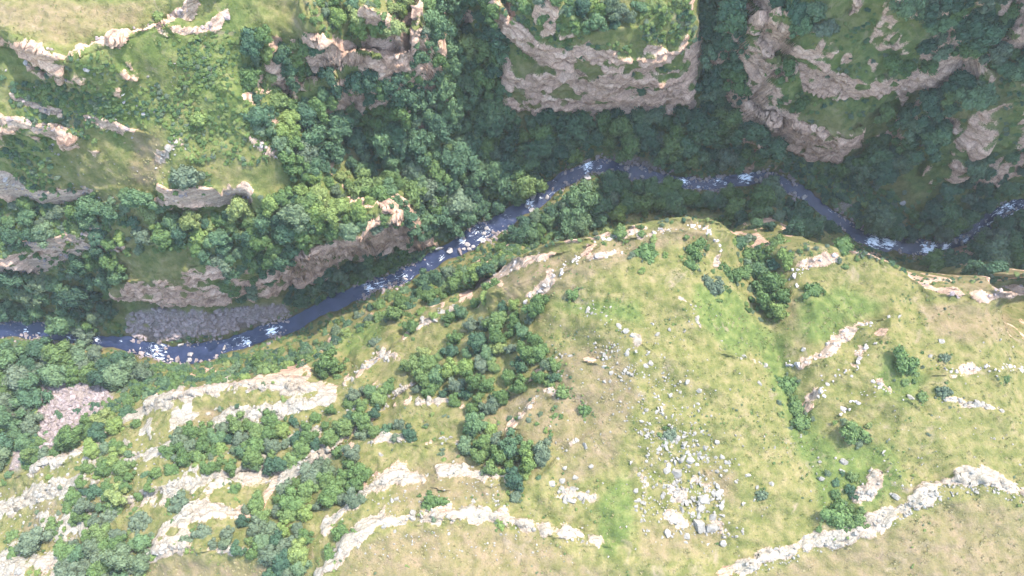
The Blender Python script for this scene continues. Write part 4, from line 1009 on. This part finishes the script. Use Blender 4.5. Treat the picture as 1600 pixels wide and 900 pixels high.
if forest:
    protos = [CROWNS[k][i] for k in kinds for i in range(5)]
    scatter('forest', [((p[0], p[1], p[2] + 0.05), r, kinds.index(k) * 5 + random.randrange(5), random.uniform(1.0, 1.5)) for p, r, k in forest], protos, 'smaller trees filling the gaps of the canyon woods', 'forest')
# undergrowth: shrubs too many and too small to count
bp_ = [(p, r, k) for p, r, k in brush]
clear = poly_mask([[(1440,215),(1470,180),(1540,175),(1545,235),(1500,285),(1440,315),(1395,310)]], 1.0)
def scatter_zone(poly, spacing_px, s0, s1, wts, stones=False, dens=None):
    us = [p[0] for p in poly]; vs = [p[1] for p in poly]
    n = int((max(us) - min(us)) * (max(vs) - min(vs)) / (spacing_px ** 2))
    U = RNG.uniform(min(us), max(us), n); W_ = RNG.uniform(min(vs), max(vs), n)
    ok = in_poly(U, W_, poly); P = raycast(U[ok], W_[ok], Z)
    out = []
    for p in P:
        if p[2] < 0.9 or (not stones and bil(scree, p[0], p[1]) > 0.3 and random.random() < 0.96): continue
        if dens is not None and random.random() > dens(p): continue
        if not stones and clear[int((p[1] - Y0) / G), int((p[0] - X0) / G)] > 0.5 and random.random() < 0.85: continue
        rr = random.uniform(s0, s1) * 0.5 * px2m(p)
        if not stones and p[2] < 14 and over_river(p, rr * 0.6): continue
        out.append((p, rr, random.choices('dgls', wts)[0]))
    return out
def far_dens(p):
    return float(np.clip(0.50 + 1.1 * fbm2(np.array([p[0]]), np.array([p[1]]), 16.0, 2, 0.5, 81)[0], 0, 1)) * float(1 - 0.92 * bil(rock, p[0], p[1])) * float(1 - bil(scree, p[0], p[1]))
BRUSH = [
 ([(1000,5),(1080,0),(1088,60),(1060,75),(1000,62)], 6, 5, 13, (1,4,6,1), 0),
 ([(1195,232),(1300,262),(1400,300),(1425,340),(1350,345),(1285,300),(1225,262)], 7, 8, 18, (6,4,0.2,0.6), 0),
 ([(290,60),(400,40),(440,150),(450,230),(400,260),(340,260),(280,250),(250,180),(280,100)], 7, 3, 11, (1,5,5,1), 0),
 ([(0,120),(180,150),(260,320),(250,420),(180,450),(0,430)], 6.5, 5, 14, (4,5,1,1.5), 1), ([(60,100),(300,50),(400,60),(330,300),(180,290),(40,180)], 5.5, 3, 10, (2,5,3,1.5), 1),
 ([(250,330),(430,330),(620,330),(560,370),(430,430),(250,430)], 9, 8, 16, (4,5,1,1), 1),
 ([(1150,0),(1600,0),(1600,320),(1350,330),(1200,240)], 10, 4, 12, (3,5,2,2), 1),
 ([(780,0),(1080,0),(1090,110),(1000,130),(880,110),(800,80)], 6, 5, 14, (3,4,3,1), 1),
 ([(470,0),(650,0),(640,90),(480,80)], 8, 7, 14, (1,4,4,2), 1),
 ([(0,530),(240,570),(500,540),(750,410),(860,330),(900,350),(740,440),(600,490),(480,570),(230,620),(60,720),(0,760)], 6, 8, 16, (5,5,0.6,0.5), 0),
 ([(440,470),(640,390),(740,350),(880,270),(900,285),(760,345),(640,415),(480,490)], 7, 7, 14, (6,4,0,0.5), 0),
 ([(1230,265),(1300,280),(1360,350),(1420,370),(1350,365),(1290,320)], 8, 8, 14, (6,4,0,0.5), 0),
 ([(650,0),(790,0),(800,180),(1100,180),(1190,230),(1200,265),(1000,250),(900,260),(640,370),(520,250),(480,160),(640,120)], 15, 8, 15, (8,3,0,0.5), 0),
 ([(850,340),(960,286),(1200,304),(1300,360),(1600,330),(1600,425),(1440,425),(1300,372),(1100,318),(980,335)], 15, 8, 15, (8,3,0,0.5), 0),
 ([(200,650),(520,610),(640,600),(520,720),(240,780),(60,900),(0,880),(20,780)], 24, 6, 14, (2,5,2,3), 1),
 ([(640,640),(900,560),(850,760),(700,730)], 16, 6, 12, (2,5,2,3), 1),
]
for _ in range(2600):
    j = random.randrange(len(RIV)); sd = random.choice((-1, 1)); off = RIV[j, 3] + random.uniform(0.4, 6.0)
    x, y = RIV[j, :2] + RN[j] * sd * off; z = float(ground(x, y))
    if z < 0.8 or bil(scree, x, y) > 0.3: continue
    bp_.append(((x, y, z), random.uniform(0.35, 1.1), random.choice('ddgg')))
nm = RNG.uniform(-170, 215, 9000), RNG.uniform(-80, 45, 9000)
keep = (bil(near, *nm) > 0.5) & (fbm2(nm[0], nm[1], 11.0, 3, 0.6, 95) > 0.28) & (bil(rock, *nm) < 0.3) & (ground(*nm) > 8)
for x, y in zip(nm[0][keep], nm[1][keep]):
    bp_.append(((x, y, float(ground(x, y))), random.uniform(0.15, 0.5), random.choice('gglls')))
small = []
for u, v, d, k, form, lab in SINGLE:
    for _ in range(7):
        a = random.uniform(0, 6.28); q = d * random.uniform(0.42, 0.72)
        small.append((u + q * math.cos(a), v + d * 0.1 + q * math.sin(a), d * random.uniform(0.06, 0.17), random.choice('ggls')))
for line in ([(690,470),(740,436),(790,402),(850,378),(930,366),(980,348),(1080,334),(1130,344),(1148,362)], [(1215,396),(1240,390),(1300,382),(1350,393),(1400,412),(1440,436),(1500,434),(1600,428)]):
    for a, b in zip(line[:-1], line[1:]):
        for _ in range(int(math.hypot(b[0] - a[0], b[1] - a[1]) / 3.2)):
            t = random.random(); small.append((a[0] + (b[0] - a[0]) * t, a[1] + (b[1] - a[1]) * t + random.gauss(2, 4), random.uniform(1.5, 4.5), random.choice('gglssd')))
for (u, v, d, k), p in zip(small, raycast([q[0] for q in small], [q[1] for q in small], Z)):
    bp_.append((p, d * px2m(p), k))
for poly, sp, s0, s1, wts, dn in BRUSH:
    bp_ += scatter_zone(poly, sp, s0, s1, wts, dens=far_dens if dn else None)
scatter('undergrowth', [((p[0], p[1], p[2] - 0.05 * r), r, kinds.index(k) * 5 + random.randrange(5), random.uniform(.7, 1.1)) for p, r, k in bp_],
        [BUSHES[k][i] for k in kinds for i in range(5)], 'low scrub covering the slopes between the trees', 'scrub')
print('undergrowth', len(bp_))

# ------------------------------------------------------------------ rocks
for W, wm, lab, pale_, hgt in ledge_world:
    line = resample(np.c_[W[:, :2], W[:, 2]], 0.3)
    mid = line[len(line) // 2]; e = add('rock_ledge', None, label=lab, cat='rock ledge', group='rock ledges and ribs', loc=(mid[0], mid[1], float(ground(mid[0], mid[1]))))
    L = len(line) * 0.3; n = int(min(62, max(10, L * (1.0 + 0.3 * wm))))
    tang = np.gradient(line[:, :2], axis=0); tang /= np.maximum(np.linalg.norm(tang, axis=1)[:, None], 1e-6)
    for i in range(n):
        j = random.randrange(len(line)); off = random.gauss(0, 0.55) * wm
        x = line[j, 0] - tang[j, 1] * off; y = line[j, 1] + tang[j, 0] * off
        s = random.choice([0.7, 0.9, 1.1, 1.3, 1.8, 2.4]) * random.uniform(0.65, 1.1) * (0.75 + 0.15 * wm) * math.exp(-(off / wm) ** 2 * 0.4)
        z = float(ground(x, y))
        key = 'w' if pale_ > 0.75 else ('m' if pale_ > 0.45 else 'g')
        o = put_stone((x - e.location.x, y - e.location.y, z - e.location.z), s, key, 'stone', parent=e, sink=0.42)
BIG = [
 (1078,719,16,'large oval boulder near the top of the boulder field'), (1058,740,24,'largest pale boulder in the upper boulder field'), (1042,735,16,'pale boulder touching the largest one'),
 (1100,780,18,'block at the heart of the boulder field'), (1122,772,16,'block on the right rim of the boulder field'), (1092,820,30,'big slab at the foot of the boulder field'), (1112,824,24,'slab right of the big slab'),
 (1042,833,16,'lone block at the lower left of the boulder field'), (1052,812,18,'cracked block in the lower boulder field'), (862,754,16,'left of three round boulders in a row'), (879,751,15,'middle of three round boulders in a row'),
 (899,749,15,'right of three round boulders in a row'), (987,724,9,'small round boulder left of the boulder field'), (914,697,11,'boulder on the slope above the round three'), (883,731,9,'pointed stone above the round three'),
 (923,728,9,'stone right of the round three'), (1186,601,11,'upright white stone by the green gully'), (1018,507,8,'grey stone below the hilltop crest'), (1046,515,8,'white stone right of the hilltop crest'),
 (1027,522,10,'split stone on the hilltop meadow'), (980,552,10,'largest stone of the hilltop scatter'), (1009,572,10,'pair stone in the hilltop scatter'), (1036,555,8,'stone at the right of the hilltop scatter'),
 (1092,610,12,'stone over the middle meadow'), (1074,597,10,'pointed stone on the middle meadow'), (1405,495,10,'flat white stone above the slanting rock bands'), (1388,495,9,'stone above the slanting rock bands, left of the flat one'),
 (1470,533,12,'tall white stone right of the slanting rock bands'), (1422,620,13,'white slab beside the lowest slanting band'), (1453,557,9,'white stone right of the lone dark bush'), (1255,546,9,'stone left of the uppermost slanting band'),
 (1525,632,22,'broad white slab near the right edge'), (1318,722,14,'white boulder in the low gully bushes'), (1315,736,11,'stone below the white gully boulder'), (1380,706,10,'lone white stone on the green meadow'),
 (1284,748,12,'flat stone left of the blocky outcrop'), (1305,756,9,'flat stone beside the low gully bushes'), (1400,776,13,'white boulder right of the blocky outcrop'), (1205,756,12,'flat slab at the meadow near the tiny bush'),
 (1162,787,11,'grey stone right of the boulder field'), (1183,761,9,'white stone above the tiny meadow bush'), (1168,742,10,'stone right of the upper boulder field'), (1120,690,10,'stone over the right arm of the boulder field'),
 (632,733,14,'white boulder on the rib above the dry meadow'), (612,783,12,'left boulder between rib and rim'), (620,780,11,'right boulder between rib and rim'), (740,783,11,'boulder right of the bush by the rim'), (596,710,9,'white stone on the yellow slope'),
 (455,885,8,'small stone at the bottom left of the dry meadow'), (700,790,9,'stone on the boulder rim beside the bush'), (225,178,9,'small white rock on the left slope'), (135,108,12,'pale rock under the meadow rim'), (42,98,12,'grey rock on the left slope under the rim'),
 (193,148,10,'tumbled rock on the left slope'), (195,160,9,'lower tumbled rock on the left slope'),
]
for u, v, d, lab in BIG:
    p = at(u, v); put_stone(p, d * 0.98 * px2m(p), 'w' if v > 300 else 'm', 'boulder', lab, 'white boulders', 'boulder', sink=0.42)
FIELDS = [   # photo outline, count, size px range, label, group
 ([(1030,690),(1095,672),(1112,720),(1140,800),(1132,852),(1070,848),(1045,800),(1020,760)], 85, (5,14), 'white block in the jumbled boulder field on the meadow', 'boulder field', 'w'),
 ([(998,725),(1012,740),(1012,830),(990,800)], 14, (6,12), 'white stone in the narrow strip left of the boulder field', 'boulder strip', 'w'),
 ([(1110,700),(1140,720),(1155,765),(1140,770),(1115,730)], 10, (6,11), 'white stone on the right arm of the boulder field', 'boulder field arm', 'w'),
 ([(930,545),(1015,545),(1020,590),(990,600),(930,595)], 24, (5,10), 'small white stone scattered under the hilltop crest', 'hilltop scatter', 'w'),
 ([(1020,600),(1090,610),(1110,660),(1000,690),(1000,640)], 24, (5,10), 'small white stone scattered on the middle meadow', 'middle meadow scatter', 'w'),
 ([(868,762),(932,768),(932,786),(868,784)], 12, (8,14), 'white block in the tight heap by the round boulders', 'block heap', 'w'),
]
for poly, n, (s0, s1), lab, grp, key in FIELDS:
    us = [p[0] for p in poly]; vs = [p[1] for p in poly]; k = 0
    while k < n:
        u, v = random.uniform(min(us), max(us)), random.uniform(min(vs), max(vs))
        if not in_poly(np.array([u]), np.array([v]), poly)[0]: continue
        p = at(u, v); queue_label(put_stone(p, random.uniform(s0, s1) * px2m(p), key, 'boulder', lab, grp, 'boulder', sink=0.5), 'white stone, ' + grp, p); k += 1
# river boulders
RB = [((1180,262,1262,312), 18, (5,11), 'grey boulder in the rocky reach of the right river'), ((935,250,1005,280), 10, (5,11), 'boulder in the river under the broad promontory'),
      ((690,355,770,412), 14, (5,13), 'pale boulder along the middle rapids'), ((215,530,300,575), 14, (5,11), 'boulder at the left river bend'), ((1470,345,1560,392), 12, (5,10), 'boulder in the rapids of the right bend'),
      ((820,295,870,330), 6, (5,11), 'boulder in the narrow chute below the middle rapids'), ((560,425,640,460), 6, (5,9), 'boulder in the lower rapids')]
for (a, b_, c_, d_), n, (s0, s1), lab in RB:
    k = tries = 0
    while k < n and tries < 4000:
        tries += 1
        p = unproj(random.uniform(a, c_), random.uniform(b_, d_), 0.4)
        q = np.hypot(RIV[:, 0] - p[0], RIV[:, 1] - p[1]); j = int(q.argmin())
        if q[j] > RIV[j, 3] * 1.05: continue
        queue_label(put_stone(p, random.uniform(s0, s1) * px2m(p), random.choice('gmm'), 'boulder', lab, 'river boulders', 'boulder', sink=0.4), 'river boulder', p); k += 1
for u, v, d, lab in [(685,388,14,'pink boulder on the upper bank of the middle rapids'), (703,392,12,'pale round boulder on the rapids bank'), (918,278,13,'reddish boulder on the near bank below the promontory'), (830,308,14,'tan boulder at the chute'),
                     (1410,318,10,'pale rock on the right grass slope'), (1415,330,11,'flat pale rock above the right wood'), (353,543,9,'square boulder in the calm left pool')]:
    p = at(u, v); p = (p[0], p[1], max(p[2], 0.4)); put_stone(p, d * px2m(p), 'm', 'boulder', lab, 'river boulders', 'boulder', sink=0.25)
# scree and loose stones
st_items = []
for poly, sp, s0, s1 in [(SCREE[0], 4.3, 2.5, 12), (SCREE[1], 4.0, 3, 12), (SCREE[2], 5, 3, 7), (SCREE[3], 6, 3, 9), (SCREE[4], 5, 3, 7)]:
    for p, r, k in scatter_zone(poly, sp, s0, s1, (1, 1, 1, 1), stones=True):
        st_items.append(((p[0], p[1], p[2] + r * 0.2), r, random.randrange(9), random.uniform(.6, 1), 0.5))
st_items = [q for q in st_items if bil(scree, q[0][0], q[0][1]) > 0.35]
scatter('scree', st_items, STONES['g'], 'grey pink broken stones of the scree slopes', 'scree')
lo_items = []
for poly, sp, s0, s1 in [([(860,470),(1100,460),(1200,560),(1230,760),(1150,860),(900,880),(860,760)], 21, 1.5, 5), ([(1010,680),(1110,670),(1150,840),(1000,840)], 8, 2, 6), ([(540,820),(930,840),(900,880),(560,870)], 11, 1.5, 5),
                          ([(1160,880),(1300,840),(1400,790),(1500,745),(1600,760),(1600,785),(1500,770),(1400,820),(1300,860),(1180,898)], 6, 2, 6), ([(1200,700),(1600,500),(1600,740),(1400,780),(1280,840)], 20, 1.5, 5),
                          ([(560,740),(800,740),(800,810),(600,820)], 9, 1.5, 5), ([(0,760),(200,690),(500,600),(640,600),(500,740),(200,800),(0,900)], 9, 1.5, 6), ([(920,535),(1030,535),(1100,680),(990,700)], 8, 1.5, 5)]:
    for p, r, k in scatter_zone(poly, sp, s0, s1, (1, 1, 1, 1), stones=True):
        lo_items.append(((p[0], p[1], p[2] + r * 0.1), r * random.choice([.7, 1, 1, 1.4]), random.randrange(9), random.uniform(.6, 1), 0.5))
for p, r, k in scatter_zone([(0,100),(180,110),(330,60),(300,300),(60,330)], 24, 2, 6, (1, 1, 1, 1)):
    lo_items.append(((p[0], p[1], p[2] + r * 0.1), r, random.randrange(9), random.uniform(.6, 1), 0.5))
scatter('loose_stones', lo_items, STONES['w'], 'small white stones strewn over the meadow', 'stones')
rv_items = []
for _ in range(3200):
    j = random.randrange(len(RIV)); sd = random.choice((-1, 1)); off = RIV[j, 3] * random.gauss(0.95, 0.28)
    x, y = RIV[j, :2] + RN[j] * sd * off; z = max(float(ground(x, y)), 0.25)
    if vn2(np.array([x / 14.0]), np.array([y / 14.0]), 91)[0] < -0.1: continue
    rv_items.append(((x, y, z + 0.05), random.choice([.25, .35, .5, .7, 1.0]) * random.uniform(.7, 1.2), random.randrange(9), random.uniform(.6, 1), 0.4))
scatter('river_stones', rv_items, STONES['g'], 'grey cobbles along both river banks', 'stones')
print('stones', len(st_items), len(lo_items), len(rv_items))

resolve_labels()
# grass clumps over the meadows
def tuft_mesh(name, seed):
    r = np.random.default_rng(seed); V, F = [], []
    for i in range(22):
        a = r.uniform(0, 6.28); q = r.uniform(0, 0.75); x, y = q * math.cos(a), q * math.sin(a); b = a + r.normal() * 0.6
        w = r.uniform(0.10, 0.2); h = r.uniform(0.35, 0.8); i0 = len(V); t = (-math.sin(b) * w, math.cos(b) * w)
        V += [(x - t[0], y - t[1], -0.05), (x + t[0], y + t[1], -0.05), (x + math.cos(b) * 0.45, y + math.sin(b) * 0.45, h)]; F.append((i0, i0 + 1, i0 + 2))
    return mesh_from(name, V, F, smooth=False)
MG_A, nt, b = mat('green_grass'); oi = node(nt, 'ShaderNodeObjectInfo')
nt.links.new(ramp(nt, oi.outputs['Random'], [(0, (0.094, 0.113, 0.031)), (0.5, (0.133, 0.144, 0.047)), (1, (0.179, 0.172, 0.066))]), b.inputs['Base Color'])
MG_B, nt, b = mat('dry_grass'); oi = node(nt, 'ShaderNodeObjectInfo')
nt.links.new(ramp(nt, oi.outputs['Random'], [(0, (0.156, 0.148, 0.055)), (0.5, (0.218, 0.183, 0.086)), (1, (0.257, 0.211, 0.117))]), b.inputs['Base Color'])
TUFTS = []
for m_ in (MG_A, MG_B):
    for i in range(3):
        t = tuft_mesh('tuft', 500 + i); t.materials.append(m_); TUFTS.append(t)
n = 26000
X_ = RNG.uniform(-205, 205, n); Y_ = RNG.uniform(-80, 125, n)
zz = ground(X_, Y_); ds = bil(rock, X_, Y_) + bil(scree, X_, Y_); dd = bil(dry, X_, Y_) + 0.6 * bil(near, X_, Y_) * 0.5; ss = bil(sl_s, X_, Y_)
items = []
for x, y, z, q, d in zip(X_, Y_, zz, ds, dd):
    if z < 1.5 or q > 0.3: continue
    j = 3 if random.random() < d * 0.8 else 0
    items.append(((x, y, z), random.uniform(0.25, 0.6), j + random.randrange(3), random.uniform(.5, 1.1)))
scatter('tall_grass', items, TUFTS, 'tufts of green and dry grass on the meadows and slopes', 'grass')
# air
HZ = bpy.data.materials.new('haze_air'); HZ.use_nodes = True; hn = HZ.node_tree
hn.nodes.remove(hn.nodes['Principled BSDF'])
pv = hn.nodes.new('ShaderNodeVolumePrincipled'); pv.inputs['Color'].default_value = (0.90, 0.93, 1.0, 1); pv.inputs['Density'].default_value = HAZE; pv.inputs['Anisotropy'].default_value = 0.1
hn.links.new(pv.outputs[0], hn.nodes['Material Output'].inputs['Volume'])
bx = np.array([(x, y, z) for z in (-4.0, 292.0) for y in (-1650, 1750) for x in (-1650, 1650)], float)
add('haze', mesh_from('haze', bx, [(0, 2, 3, 1), (4, 5, 7, 6), (0, 1, 5, 4), (1, 3, 7, 5), (3, 2, 6, 7), (2, 0, 4, 6)], smooth=False), HZ, label='thin pale summer haze over the canyon', kind='stuff')
